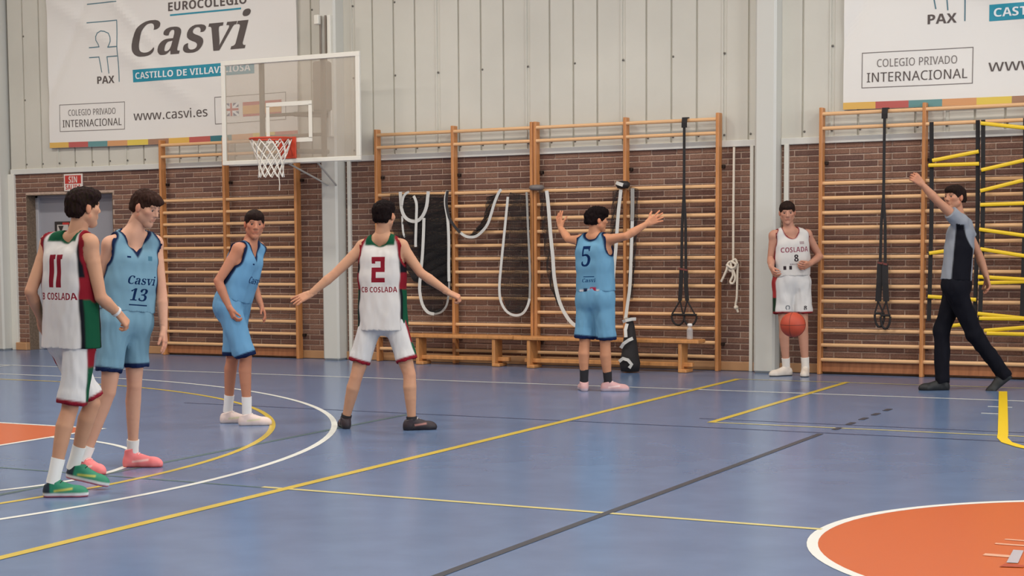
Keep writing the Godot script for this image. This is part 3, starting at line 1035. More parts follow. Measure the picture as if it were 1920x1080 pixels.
# ---------------------------------------------------------------- practice hoop on the column
func _hoop() -> void:
	var o := thing("basketball_hoop", "white framed glass backboard with red rim and net, bracketed to the grey column", "basketball hoop", Vector3.ZERO)
	var frame := mat("board_frame", rgb(226, 222, 210), 0.4)
	var steel := mat("board_steel", rgb(196, 192, 182), 0.45)
	var dark := mat("board_steel_dark", rgb(128, 116, 104), 0.5)
	var cx := -11.522
	var y0 := 2.457
	var y1 := 3.735
	var z := 1.05
	var g := Geo.new()
	g.box(V(cx, y1 - 0.029, z), V(1.985, 0.058, 0.04), 0.006)
	g.box(V(cx, y0 + 0.027, z), V(1.985, 0.054, 0.04), 0.006)
	g.box(V(cx - 0.963, (y0 + y1) / 2, z), V(0.058, y1 - y0 - 0.1, 0.04), 0.006)
	g.box(V(cx + 0.963, (y0 + y1) / 2, z), V(0.058, y1 - y0 - 0.1, 0.04), 0.006)
	part("board_frame", g, frame, o)
	var glass := mat("board_glass", Color(0.76, 0.71, 0.64, 0.34), 0.3, 0.0, 0.4)
	glass.transparency = BaseMaterial3D.TRANSPARENCY_ALPHA
	g = Geo.new()
	g.box(V(cx, (y0 + y1) / 2, z), V(1.88, y1 - y0 - 0.1, 0.01))
	part("glass", g, glass, o)
	g = Geo.new()
	for s in [[-11.53, 3.17, 0.66, 0.05], [-11.53, 2.73, 0.66, 0.05]]:
		g.box(V(s[0], s[1], z + 0.007), V(s[2], s[3], 0.003))
	for sx in [-11.835, -11.225]:
		g.box(V(sx, 2.95, z + 0.007), V(0.05, 0.4, 0.003))
	part("target_square", g, frame, o)
	# rim
	var red := mat("rim_red", rgb(196, 66, 40), 0.45)
	var rc := V(-11.535, 2.735, z + 0.41)
	var ring := []
	for i in 40:
		ring.append(rc + V(cos(TAU * i / 40), 0, sin(TAU * i / 40)) * 0.25)
	g = Geo.new()
	g.tube(ring, 0.013, 8, 1.0, Vector3.ZERO, false, true)
	g.box(rc + V(0, -0.012, -0.33), V(0.12, 0.02, 0.18), 0.004)
	for sx in [-0.07, 0.07]:
		g.tube([rc + V(sx, -0.2, -0.39), rc + V(sx * 1.4, -0.01, -0.22)], 0.009, 6)
	part("rim", g, red, o)
	g = Geo.new()
	g.box(V(-11.545, 2.64, z + 0.02), V(0.24, 0.26, 0.022), 0.004)
	part("rim_plate", g, red, o)
	# net: diamonds of white cord, narrowing
	g = Geo.new()
	var n := 12
	var lev := [[0.25, 0.0], [0.225, -0.08], [0.195, -0.16], [0.165, -0.235], [0.15, -0.305], [0.148, -0.375], [0.155, -0.445]]
	for k in lev.size() - 1:
		for i in n:
			for s in [-0.5, 0.5]:
				var a0 := TAU * (i + 0.5 * (k % 2)) / n
				var a1: float = a0 + TAU * s / n
				g.tube([rc + V(cos(a0) * lev[k][0], lev[k][1] - 0.012, sin(a0) * lev[k][0]), rc + V(cos(a1) * lev[k + 1][0], lev[k + 1][1] - 0.012, sin(a1) * lev[k + 1][0])], 0.0058, 5, 1.0, Vector3.ZERO, false)
	g.tube([rc + V(0.14, -0.44, 0.05), rc + V(0.15, -0.55, 0.05), rc + V(0.145, -0.62, 0.05)], 0.005, 5)
	part("net", g, mat("hoop_net", rgb(238, 232, 220), 0.8), o)
	# carrying frame behind the glass
	for sx in [-11.985, -11.10]:
		g = Geo.new()
		g.box(V(sx, 3.1, z - 0.1), V(0.06, 1.22, 0.05), 0.008)
		part("upright", g, dark, o)
	for sy in [3.05, 2.79]:
		g = Geo.new()
		g.box(V(-11.545, sy, z - 0.1), V(0.88, 0.04, 0.036), 0.006)
		part("crossbar", g, dark, o)
	for sy in [3.05, 2.60]:
		g = Geo.new()
		g.tube([V(-11.52, sy, z - 0.11), V(-11.5, sy + 0.02, 0.2)], 0.03, 10)
		part("arm", g, dark, o)
	for s in [[-11.62, -11.5], [-11.2, -11.39]]:
		g = Geo.new()
		g.tube([V(s[0], 2.46, z - 0.1), V(s[1], 2.2, 0.2)], 0.012, 8)
		part("strut", g, steel, o)
	# rail and adjuster on the column
	g = Geo.new()
	g.box(V(-11.425, 3.55, 0.245), V(0.05, 1.5, 0.07), 0.008)
	part("rail", g, frame, o)
	g = Geo.new()
	g.box(V(-11.585, 4.25, 0.27), V(0.07, 0.12, 0.09), 0.01)
	part("adjuster_box", g, frame, o)
	for sx in [-11.56, -11.485]:
		g = Geo.new()
		g.tube([V(sx, 4.3, 0.25), V(sx, 3.2, 0.25)], 0.014, 8)
		part("adjuster_rod", g, dark, o)
	g = Geo.new()
	g.box(V(-11.5, 3.42, 0.32), V(0.2, 0.62, 0.16), 0.02)
	part("bracket", g, dark, o)


# ---------------------------------------------------------------- banners
func _cloth(u: float, v: float) -> float:
	return 0.045 + 0.008 * sin(u * 2.1 + v * 2.9) + 0.005 * sin(u * 5.3 - v * 4.1 + 1.0) + 0.018 * exp(-pow((u * 0.9 + v - 2.9) / 0.10, 2.0)) * smoothstep(0.2, 1.4, u) * smoothstep(2.6, 1.2, u) - 0.014 * exp(-pow((u - v * 0.55 + 0.35) / 0.09, 2.0)) + 0.020 * exp(-pow((u * 0.62 + v - 2.0) / 0.14, 2.0)) * smoothstep(3.4, 1.6, u)


func banner(x0: float, label: String) -> void:
	var o := thing("banner", label, "banner", V(x0, 2.915, 0.0), 0.0, "printed school banners on the wall sheets")
	var cloth := mat("banner_vinyl", rgb(231, 227, 220), 0.45)
	var ink := mat("ink_brown", rgb(88, 78, 74), 0.6)
	var teal := mat("ink_teal", rgb(34, 142, 164), 0.5)
	var soft := mat("ink_soft", rgb(120, 112, 108), 0.6)
	var w := 4.1
	var h := 2.9
	var nu := 82
	var nv := 58
	var g := Geo.new()
	for i in nu:
		for j in nv:
			var c := []
			for d in [[0, 0], [1, 0], [1, 1], [0, 1]]:
				var u: float = w * (i + d[0]) / nu
				var v: float = -0.075 + h * (j + d[1]) / nv
				# the lower left corner sags a little
				c.append(V(u, v - 0.03 * (1.0 - u / w) * 0.0 - 0.018 * sin(PI * u / w) * (1.0 - v / h), _cloth(u, v)))
			g.quad(c[0], c[1], c[2], c[3], Vector3(0, 0, 1))
	# back face, so that the vinyl has thickness
	g.quad(V(0, -0.075, 0.018), V(w, -0.075, 0.018), V(w, h - 0.075, 0.018), V(0, h - 0.075, 0.018), Vector3(0, 0, -1))
	part("sheet", g, cloth, o)
	# colour strip along the foot
	var cols := [rgb(222, 178, 92), rgb(188, 94, 88), rgb(100, 146, 146), rgb(212, 154, 104), rgb(224, 196, 84), rgb(164, 124, 98), rgb(224, 180, 88), rgb(190, 96, 88), rgb(60, 118, 126), rgb(212, 154, 104), rgb(224, 196, 84), rgb(190, 96, 88)]
	for k in 12:
		var s := Geo.new()
		_print_rect(s, 0.0 + 0.3415 * k, -0.073, 0.3415, 0.073)
		part("colour_block", s, mat("strip_%d" % k, cols[k], 0.5), o)
	_word(o, "EUROCOLEGIO", Rect2(2.09, 1.66, 1.25, 0.115), ink, "Droid Sans", 700)
	var l := Geo.new()
	_print_rect(l, 2.12, 1.595, 1.13, 0.022)
	part("underline", l, teal, o)
	_word(o, "Casvi", Rect2(1.475, 1.095, 1.93, 0.5), ink, "Droid Serif", 700, 0.30)
	l = Geo.new()
	_print_rect(l, 1.475, 0.765, 1.97, 0.165)
	part("blue_bar", l, teal, o)
	_word(o, "CASTILLO DE VILLAVICIOSA", Rect2(1.52, 0.803, 1.87, 0.088), mat("ink_white", rgb(232, 236, 236), 0.5), "Droid Sans", 700, 0.0, 0.007)
	_word(o, "PAX", Rect2(0.865, 0.775, 0.29, 0.1), ink, "Droid Sans", 700)
	# emblem: an outline cross with a loop, inside a corner frame
	for s in [[[0.72, 1.855], [1.235, 1.855]], [[0.72, 1.605], [1.235, 1.605], [1.235, 0.79]], [[0.735, 1.27], [0.915, 1.27], [0.90, 1.31], [0.865, 1.36], [0.868, 1.41], [0.90, 1.455], [0.96, 1.48], [1.02, 1.47], [1.09, 1.44], [1.12, 1.385], [1.125, 1.33], [1.10, 1.285], [1.075, 1.255], [1.235, 1.255]], [[0.735, 1.135], [0.905, 1.135], [0.945, 0.93]], [[1.22, 1.13], [1.045, 1.13], [1.065, 0.91]]]:
		l = Geo.new()
		for i in s.size() - 1:
			_print_stroke(l, Vector2(s[i][0], s[i][1]), Vector2(s[i + 1][0], s[i + 1][1]), 0.013)
		part("emblem_stroke", l, mat("ink_emblem", rgb(84, 122, 134), 0.6), o)
	# framed words
	l = Geo.new()
	for s in [[0.195, 0.145, 1.13, 0.008], [0.195, 0.51, 1.13, 0.008], [0.195, 0.145, 0.008, 0.37], [1.317, 0.145, 0.008, 0.37]]:
		_print_rect(l, s[0], s[1], s[2], s[3])
	part("word_frame", l, soft, o)
	_word(o, "COLEGIO PRIVADO", Rect2(0.355, 0.36, 0.81, 0.082), soft, "Droid Sans", 400)
	_word(o, "INTERNACIONAL", Rect2(0.25, 0.205, 1.02, 0.098), ink, "Droid Sans", 400)
	_word(o, "www.casvi.es", Rect2(1.475, 0.255, 1.23, 0.125), ink, "Droid Sans", 400)
	# flags in a frame
	l = Geo.new()
	for s in [[2.82, 0.145, 1.1, 0.008], [2.82, 0.49, 1.1, 0.008], [2.82, 0.145, 0.008, 0.35], [3.92, 0.145, 0.008, 0.353]]:
		_print_rect(l, s[0], s[1], s[2], s[3])
	part("flag_frame", l, soft, o)
	var blue := mat("flag_blue", rgb(70, 78, 120), 0.5)
	var redm := mat("flag_red", rgb(186, 62, 66), 0.5)
	l = Geo.new()
	_print_rect(l, 2.97, 0.24, 0.225, 0.165)
	part("flag", l, blue, o)
	l = Geo.new()
	for s in [[2.97, 0.24, 3.195, 0.405], [2.97, 0.405, 3.195, 0.24]]:
		_print_stroke(l, Vector2(s[0], s[1]), Vector2(s[2], s[3]), 0.03, 0.006)
	_print_rect(l, 2.97, 0.295, 0.225, 0.055, 0.006)
	_print_rect(l, 3.055, 0.24, 0.055, 0.165, 0.006)
	part("flag_cross", l, mat("ink_white", Color.WHITE), o)
	l = Geo.new()
	_print_rect(l, 2.97, 0.307, 0.225, 0.03, 0.008)
	_print_rect(l, 3.068, 0.24, 0.03, 0.165, 0.008)
	part("flag_cross", l, redm, o)
	l = Geo.new()
	_print_rect(l, 3.26, 0.22, 0.6, 0.185)
	part("flag", l, redm, o)
	l = Geo.new()
	_print_rect(l, 3.26, 0.25, 0.6, 0.11, 0.006)
	part("flag_stripe", l, mat("flag_gold", rgb(218, 160, 84), 0.5), o)


func _print_rect(g: Geo, u: float, v: float, w: float, h: float, lift := 0.003) -> void:
	var n := maxi(1, int(w / 0.05))
	var r := maxi(1, int(h / 0.04))
	for k in n:
		for m in r:
			var a := u + w * k / n
			var b := u + w * (k + 1) / n
			var e := v + h * m / r
			var f := v + h * (m + 1) / r
			g.quad(_on(a, e, lift), _on(b, e, lift), _on(b, f, lift), _on(a, f, lift), Vector3(0, 0, 1))


func _print_stroke(g: Geo, a: Vector2, b: Vector2, w: float, lift := 0.003) -> void:
	var s := (b - a).normalized().orthogonal() * w / 2
	var e := (b - a).normalized() * w * 0.4
	var n := maxi(1, int((b - a).length() / 0.06))
	for k in n:
		var p := (a - e).lerp(b + e, float(k) / n)
		var q := (a - e).lerp(b + e, float(k + 1) / n)
		g.quad(_on(p.x - s.x, p.y - s.y, lift), _on(q.x - s.x, q.y - s.y, lift), _on(q.x + s.x, q.y + s.y, lift), _on(p.x + s.x, p.y + s.y, lift), Vector3(0, 0, 1))


func _on(u: float, v: float, lift: float) -> Vector3:
	return V(u, v - 0.018 * sin(PI * u / 4.1) * (1.0 - v / 2.9), _cloth(u, v) + lift)


func _word(o: Node3D, text: String, box: Rect2, m: Material, face: String, weight: int, slant := 0.0, lift := 0.004) -> void:
	var g := Geo.new()
	var t := letters(text, box, face, weight, slant)
	for i in range(0, t.size(), 3):
		_word_piece(g, t[i], t[i + 1], t[i + 2], lift, 0)
	part("lettering", g, m, o)


# a triangle of lettering, divided until it can follow the folds of the cloth
func _word_piece(g: Geo, a: Vector2, b: Vector2, c: Vector2, lift: float, deep: int) -> void:
	var e := [a.distance_to(b), b.distance_to(c), c.distance_to(a)]
	var k := e.find(e.max())
	if deep < 5 and e[k] > 0.06:
		var p: Vector2 = [a, b, c][k]
		var q: Vector2 = [a, b, c][(k + 1) % 3]
		var r: Vector2 = [a, b, c][(k + 2) % 3]
		_word_piece(g, p, (p + q) / 2, r, lift, deep + 1)
		_word_piece(g, (p + q) / 2, q, r, lift, deep + 1)
		return
	g.tri(_on(a.x, a.y, lift), _on(b.x, b.y, lift), _on(c.x, c.y, lift), Vector3(0, 0, 1))


func _banners() -> void:
	banner(-16.14, "large white school banner on the left, behind the hoop, with a teal bar")
	banner(-5.135, "large white school banner at the upper right, above the referee, cut by the frame")


# ---------------------------------------------------------------- people
# A distance field on a grid; bones are joined with a smooth minimum and the surface is drawn with surface nets.
class Field:
	var o: Vector3
	var h: float
	var nx: int
	var ny: int
	var nz: int
	var d := PackedFloat32Array()

	func _init(lo: Vector3, hi: Vector3, cell: float) -> void:
		o = lo
		h = cell
		nx = int((hi.x - lo.x) / h) + 2
		ny = int((hi.y - lo.y) / h) + 2
		nz = int((hi.z - lo.z) / h) + 2
		d.resize(nx * ny * nz)
		d.fill(9.0)

	func span(lo: Vector3, hi: Vector3) -> PackedInt32Array:
		return PackedInt32Array([
			clampi(int((lo.x - o.x) / h), 0, nx - 1), clampi(int((hi.x - o.x) / h) + 1, 0, nx - 1),
			clampi(int((lo.y - o.y) / h), 0, ny - 1), clampi(int((hi.y - o.y) / h) + 1, 0, ny - 1),
			clampi(int((lo.z - o.z) / h), 0, nz - 1), clampi(int((hi.z - o.z) / h) + 1, 0, nz - 1)])

	# tapered capsule; mode 0 adds, 1 cuts away
	func cone(a: Vector3, b: Vector3, ra: float, rb: float, k := 0.02, mode := 0) -> void:
		var m := maxf(ra, rb) + (k + 2.5 * h if mode == 0 else 2.5 * h)
		var s := span(a.min(b) - Vector3(m, m, m), a.max(b) + Vector3(m, m, m))
		var ab := b - a
		var l2 := maxf(ab.length_squared(), 1e-9)
		var dr := rb - ra
		for z in range(s[4], s[5] + 1):
			var pz := o.z + z * h - a.z
			for y in range(s[2], s[3] + 1):
				var py := o.y + y * h - a.y
				var i := (z * ny + y) * nx + s[0]
				for x in range(s[0], s[1] + 1):
					var p := Vector3(o.x + x * h - a.x, py, pz)
					var t := clampf(p.dot(ab) / l2, 0.0, 1.0)
					var v := (p - ab * t).length() - ra - dr * t
					var e := d[i]
					if mode == 1:
						if -v > e:
							d[i] = -v
					else:
						var q := absf(e - v)
						if q < k:
							q = k - q
							d[i] = minf(e, v) - q * q / k * 0.25
						elif v < e:
							d[i] = v
					i += 1

	func ball(c: Vector3, b: Basis, r: Vector3, k := 0.015, mode := 0) -> void:
		var big := maxf(r.x, maxf(r.y, r.z)) + (k if mode == 0 else 0.0) + 2.5 * h
		var s := span(c - Vector3(big, big, big), c + Vector3(big, big, big))
		var inv := b.transposed()
		var ir := Vector3(1.0 / r.x, 1.0 / r.y, 1.0 / r.z)
		var ir2 := ir * ir
		for z in range(s[4], s[5] + 1):
			for y in range(s[2], s[3] + 1):
				var i := (z * ny + y) * nx + s[0]
				for x in range(s[0], s[1] + 1):
					var p := inv * (Vector3(o.x + x * h, o.y + y * h, o.z + z * h) - c)
					var k0 := (p * ir).length()
					var k1 := (p * ir2).length()
					var v := k0 * (k0 - 1.0) / maxf(k1, 1e-6)
					var e := d[i]
					if mode == 1:
						if -v > e:
							d[i] = -v
					else:
						var q := absf(e - v)
						if q < k:
							q = k - q
							d[i] = minf(e, v) - q * q / k * 0.25
						elif v < e:
							d[i] = v
					i += 1

	# remove what lies beyond a plane, within a distance of its point
	func slice(c: Vector3, n: Vector3, reach: float) -> void:
		var s := span(c - Vector3(reach, reach, reach), c + Vector3(reach, reach, reach))
		for z in range(s[4], s[5] + 1):
			for y in range(s[2], s[3] + 1):
				var i := (z * ny + y) * nx + s[0]
				for x in range(s[0], s[1] + 1):
					if d[i] < 8.0:
						var v := (Vector3(o.x + x * h, o.y + y * h, o.z + z * h) - c).dot(n)
						if v > d[i]:
							d[i] = v
					i += 1

	# cut away what lies inside a shape given as a distance function
	func carve(shape: Callable, lo: Vector3, hi: Vector3) -> void:
		var s := span(lo, hi)
		for z in range(s[4], s[5] + 1):
			for y in range(s[2], s[3] + 1):
				var i := (z * ny + y) * nx + s[0]
				for x in range(s[0], s[1] + 1):
					if d[i] < 0.05:
						var v: float = -shape.call(Vector3(o.x + x * h, o.y + y * h, o.z + z * h))
						if v > d[i]:
							d[i] = v
					i += 1

	func rough(n: FastNoiseLite, amp: float, sc: Vector3, lift := 0.0) -> void:
		var i := 0
		for z in nz:
			for y in ny:
				for x in nx:
					if absf(d[i]) < 0.03:
						d[i] += amp * (n.get_noise_3d((o.x + x * h) * sc.x, (o.y + y * h) * sc.y, (o.z + z * h) * sc.z) - lift)
					i += 1

	# add the surface to a Geo; tone gives each point its colour (linear), uvs its texture place
	func surface(g: Geo, tone: Callable, uvs = null) -> void:
		var ids := PackedInt32Array()
		ids.resize(nx * ny * nz)
		var cells := PackedInt32Array()
		var lim := h * 3.4
		var off := PackedInt32Array([0, 1, nx, nx + 1, nx * ny, nx * ny + 1, nx * ny + nx, nx * ny + nx + 1])
		var cx := PackedVector3Array([Vector3(0, 0, 0), Vector3(1, 0, 0), Vector3(0, 1, 0), Vector3(1, 1, 0), Vector3(0, 0, 1), Vector3(1, 0, 1), Vector3(0, 1, 1), Vector3(1, 1, 1)])
		var edges := PackedInt32Array([0, 1, 2, 3, 4, 5, 6, 7, 0, 2, 1, 3, 4, 6, 5, 7, 0, 4, 1, 5, 2, 6, 3, 7])
		for z in nz - 1:
			for y in ny - 1:
				var i := (z * ny + y) * nx - 1
				for x in nx - 1:
					i += 1
					var e := d[i]
					if e > lim or e < -lim:
						continue
					var neg := 0
					for q in 8:
						if d[i + off[q]] < 0.0:
							neg += 1
					if neg == 0 or neg == 8:
						continue
					var sum := Vector3.ZERO
					var cnt := 0
					for q in range(0, 24, 2):
						var a := d[i + off[edges[q]]]
						var b := d[i + off[edges[q + 1]]]
						if (a < 0.0) != (b < 0.0):
							sum += cx[edges[q]].lerp(cx[edges[q + 1]], a / (a - b))
							cnt += 1
					var p := o + (Vector3(x, y, z) + sum / cnt) * h
					var v0 := d[i]
					var v1 := d[i + 1]
					var v2 := d[i + off[2]]
					var v3 := d[i + off[3]]
					var v4 := d[i + off[4]]
					var v5 := d[i + off[5]]
					var v6 := d[i + off[6]]
					var v7 := d[i + off[7]]
					var n := Vector3(v1 + v3 + v5 + v7 - v0 - v2 - v4 - v6, v2 + v3 + v6 + v7 - v0 - v1 - v4 - v5, v4 + v5 + v6 + v7 - v0 - v1 - v2 - v3).normalized()
					g.col = tone.call(p)
					ids[i] = g.vert(p, n, uvs.call(p, n) if uvs != null else Vector2.ZERO) + 1
					cells.append(i)
		for i in cells:
			var e := d[i] < 0.0
			var x := i % nx
			var y := (i / nx) % ny
			var z := i / (nx * ny)
			if x == 0 or y == 0 or z == 0:
				continue
			if e != (d[i + 1] < 0.0):
				_face(g, ids[i], ids[i - nx], ids[i - nx - nx * ny], ids[i - nx * ny], e)
			if e != (d[i + nx] < 0.0):
				_face(g, ids[i], ids[i - nx * ny], ids[i - nx * ny - 1], ids[i - 1], e)
			if e != (d[i + nx * ny] < 0.0):
				_face(g, ids[i], ids[i - 1], ids[i - 1 - nx], ids[i - nx], e)

	func _face(g: Geo, a: int, b: int, c: int, e: int, inside: bool) -> void:
		if a == 0 or b == 0 or c == 0 or e == 0:
			return
		if inside:
			g.x.append_array(PackedInt32Array([a - 1, c - 1, b - 1, a - 1, e - 1, c - 1]))
		else:
			g.x.append_array(PackedInt32Array([a - 1, b - 1, c - 1, a - 1, c - 1, e - 1]))


func lin(r: float, g: float, b: float) -> Color:
	return rgb(r, g, b).srgb_to_linear()


func bounds(j: Dictionary, keys: Array, m: float) -> Array:
	var lo := Vector3(9, 9, 9)
	var hi := -lo
	for k in keys:
		lo = lo.min(j[k])
		hi = hi.max(j[k])
	return [lo - Vector3(m, m, m), hi + Vector3(m, m, m)]


# image-side direction: 0 faces the camera, 90 the right of the picture, 180 away
func facing(deg: float, pitch := 0.0) -> Vector3:
	var a := deg_to_rad(deg)
	var v := Vector3(0.522, 0, 0.853) * cos(a) + Vector3(0.853, 0, -0.522) * sin(a)
	return (v * cos(deg_to_rad(pitch)) + Vector3.UP * sin(deg_to_rad(pitch))).normalized()


func capsule_dist(p: Vector3, a: Vector3, b: Vector3, ra: float, rb: float) -> float:
	var ab := b - a
	var t := clampf((p - a).dot(ab) / maxf(ab.length_squared(), 1e-9), 0.0, 1.0)
	return (p - a - ab * t).length() - lerpf(ra, rb, t)


func person(j: Dictionary, k: Dictionary) -> void:
	var o := thing("person", k.label, "person", j.at)
	var skin_t: Color = k.skin
	var skin := vcol("skin_" + k.id, 0.55)
	skin.metallic_specular = 0.35
	var sM: Vector3 = (j.sL + j.sR) / 2
	var hM: Vector3 = (j.hL + j.hR) / 2
	var Y := (sM - hM).normalized()
	var X := (j.sL - j.sR) as Vector3
	X = (X - Y * X.dot(Y)).normalized()
	var Z := X.cross(Y)
	var T := func(x: float, y: float, z: float) -> Vector3: return sM + X * x + Y * y + Z * z
	var H := func(x: float, y: float, z: float) -> Vector3: return hM + X * x + Y * y + Z * z
	var hf: Vector3 = k.face
	var hu := (Vector3.UP * 0.8 + (j.head - j.neck).normalized() * 0.2 as Vector3)
	var hx := hu.cross(hf).normalized()
	hu = hf.cross(hx).normalized()
	var HB := Basis(hx, hu, hf)
	var hc: Vector3 = j.head
	var bulk: float = k.get("bulk", 1.0)

	# body: one surface from neck to ankles, then head and hands on finer grids
	var bb := bounds(j, ["neck", "sL", "sR", "eL", "eR", "wL", "wR", "hL", "hR", "kL", "kR", "aL", "aR"], 0.17)
	var f := Field.new(bb[0], bb[1], 0.013)
	f.cone(T.call(-0.085, -0.13, 0.0), T.call(0.085, -0.13, 0.0), 0.098 * bulk, 0.098 * bulk, 0.03)
	f.cone(T.call(-0.07, -0.24, 0.0), T.call(0.07, -0.24, 0.0), 0.092 * bulk, 0.092 * bulk, 0.04)
	f.cone(H.call(-0.055, 0.14, 0.0), H.call(0.055, 0.14, 0.0), 0.092 * bulk, 0.092 * bulk, 0.05)
	f.cone(H.call(-0.065, 0.02, -0.01), H.call(0.065, 0.02, -0.01), 0.105 * bulk, 0.105 * bulk, 0.05)
	for s in ["L", "R"]:
		var sg := 1.0 if s == "L" else -1.0
		var sh: Vector3 = j["s" + s]
		f.cone(j.neck + X * 0.02 * sg - Y * 0.02, sh + Y * 0.0, 0.05, 0.05, 0.04)
		f.cone(T.call(0.10 * sg, -0.08, -0.02), sh, 0.07, 0.055, 0.03)
		var el: Vector3 = j["e" + s]
		var wr: Vector3 = j["w" + s]
		var mid: Vector3 = sh.lerp(el, 0.35)
		f.cone(sh, mid, 0.055 * bulk, 0.047 * bulk, 0.02)
		f.cone(mid, el, 0.047 * bulk, 0.037, 0.005)
		var fm: Vector3 = el.lerp(wr, 0.3)
		f.cone(el, fm, 0.037, 0.040 * bulk, 0.006)
		f.cone(fm, wr, 0.040 * bulk, 0.027, 0.005)
		var hp: Vector3 = j["h" + s]
		var kn: Vector3 = j["k" + s]
		var an: Vector3 = j["a" + s]
		var back := (Z * -1.0)
		f.cone(hp, hp.lerp(kn, 0.5), 0.088 * bulk, 0.071 * bulk, 0.03)
		f.cone(hp.lerp(kn, 0.5), kn, 0.071 * bulk, 0.051, 0.005)
		f.cone(kn, kn.lerp(an, 0.26) + back * 0.012, 0.050, 0.054 * bulk, 0.008)
		f.cone(kn.lerp(an, 0.26) + back * 0.012, kn.lerp(an, 0.5) + back * 0.008, 0.054 * bulk, 0.047 * bulk, 0.004)
		f.cone(kn.lerp(an, 0.5) + back * 0.008, kn.lerp(an, 0.85), 0.047 * bulk, 0.036, 0.004)
		f.cone(kn.lerp(an, 0.85), an, 0.036, 0.034, 0.004)
	f.cone(j.neck + Z * 0.022 - Y * 0.02, T.call(0, -0.12, 0.034), 0.050, 0.050, 0.05)
	f.cone(j.neck + Z * 0.012 - Y * 0.01, hc + hu * -0.07 - hf * 0.02, 0.056, 0.053, 0.03)
	var g := Geo.new()
	var flush := Color(skin_t.r * 1.04, skin_t.g * 0.86, skin_t.b * 0.82)
	var body_tone := func(p: Vector3) -> Color:
		var q := 0.0
		for n in ["eL", "eR", "kL", "kR"]:
			q = maxf(q, 1.0 - (p - j[n]).length() / 0.1)
		return skin_t.lerp(flush, clampf(q, 0.0, 1.0) * 0.3)
	f.surface(g, body_tone)
	_head(g, k, hc, HB, j.neck, skin_t, flush)
	for s in ["L", "R"]:
		_hand(g, j, k, s, skin_t, flush)
	part("body", g, skin, o)
	_eyes(o, k, hc, HB)
	_hair(o, k, hc, HB)

	# clothes
	var kit: String = k.kit
	var cloth := vcol("cloth_" + k.id, 0.8)
	cloth.metallic_specular = 0.2
	cloth.albedo_texture = _print_tex(k)
	cloth.texture_repeat = false
	bb = bounds(j, ["neck", "sL", "sR", "hL", "hR"], 0.27)
	f = Field.new(bb[0], bb[1], k.get("weave", 0.0095))
	var loose: float = k.get("loose", 1.0)
	var low: float = k.hem
	for x in [-0.085, -0.03, 0.03, 0.085]:
		f.cone(T.call(x, -0.12, 0.0), T.call(x * 0.96, -0.25, 0.0), 0.115 * loose, 0.115 * loose, 0.03)
		f.cone(T.call(x * 0.96, -0.25, 0.0), H.call(x * 0.9, low - 0.06, 0.0), 0.115 * loose, 0.126 * loose * k.get("flare", 1.0), 0.03)
	for s in ["L", "R"]:
		var sg := 1.0 if s == "L" else -1.0
		f.cone(j.neck + X * 0.02 * sg - Y * 0.02, j["s" + s], 0.061, 0.064, 0.035)
		f.cone(T.call(0.10 * sg, -0.08, -0.01), j["s" + s], 0.085, 0.066, 0.03)
		if kit == "referee":
			f.cone(j["s" + s], (j["s" + s] as Vector3).lerp(j["e" + s], 0.5), 0.074, 0.068, 0.03)
			f.slice((j["s" + s] as Vector3).lerp(j["e" + s], 0.45), (j["e" + s] - j["s" + s]).normalized(), 0.10)
	f.slice(H.call(0.0, low, 0.0), -Y, 0.27)
	# openings: arms and neck
	var holes := []
	if kit != "referee":
		for s in ["L", "R"]:
			var sg := 1.0 if s == "L" else -1.0
			var sh: Vector3 = j["s" + s] + X * sg * 0.035
			var down: Vector3 = sh - Y * 0.075 + X * sg * 0.015
			var el: Vector3 = (j["s" + s] as Vector3).lerp(j["e" + s], 0.9) + X * sg * 0.02
			holes.append([sh + Y * 0.05, down, 0.066, 0.070])
			holes.append([sh, el, 0.062, 0.06])
	for q in holes:
		f.cone(q[0], q[1], q[2], q[3], 0.0, 1)
	var nl := Vector3((j.neck - sM).dot(X), (j.neck - sM).dot(Y), (j.neck - sM).dot(Z))
	var collar: String = k.get("collar", "round")
	var neckline := func(p: Vector3) -> float:
		var l := Vector3((p - sM).dot(X) - nl.x, (p - sM).dot(Y), (p - sM).dot(Z))
		if l.z < 0.0:
			return Vector2(l.x, l.y - 0.085).length() - 0.078
		if collar == "vee":
			return absf(l.x) * 0.82 - (l.y + 0.055) * 0.57
		return Vector2(l.x, (l.y - 0.075) * 0.8).length() - 0.082
	f.carve(neckline, sM - Vector3(0.26, 0.2, 0.26), sM + Vector3(0.26, 0.26, 0.26))
	var nz := FastNoiseLite.new()
	nz.seed = hash(k.id) % 1000
	nz.frequency = 1.0
	nz.fractal_octaves = 2
	f.rough(nz, 0.008, Vector3(9.0, 4.0, 9.0))
	g = Geo.new()
	var tone := func(p: Vector3) -> Color:
		var ah := 9.0
		for q in holes:
			ah = minf(ah, capsule_dist(p, q[0], q[1], q[2], q[3]))
		var nh: float = neckline.call(p)
		var l := Vector3((p - sM).dot(X), (p - sM).dot(Y), (p - sM).dot(Z))
		return _shirt_tone(k, l, ah, nh, (p - hM).dot(Y) - low)
	var back_print: bool = k.get("print_back", false)
	var uvs := func(p: Vector3, n: Vector3) -> Vector2:
		var x := (p - sM).dot(X) * (-1.0 if back_print else 1.0)
		var y := (p - sM).dot(Y)
		var shown := n.dot(Z) * (-1.0 if back_print else 1.0) > -0.1
		if not shown:
			return Vector2(0.004 if x < 0.0 else 0.996, 0.004)
		return Vector2(clampf(0.5 + x / 0.6, 0.004, 0.996), clampf(1.0 - (y + 0.6) / 0.6, 0.004, 0.996))
	f.surface(g, tone, uvs)
	part("shirt" if kit == "referee" else "jersey", g, cloth, o, Vector3.ZERO, k.shirt_label)

	# shorts or trousers
	var long := kit == "referee"
	bb = bounds(j, ["hL", "hR", "kL", "kR"] + (["aL", "aR"] if long else []), 0.2)
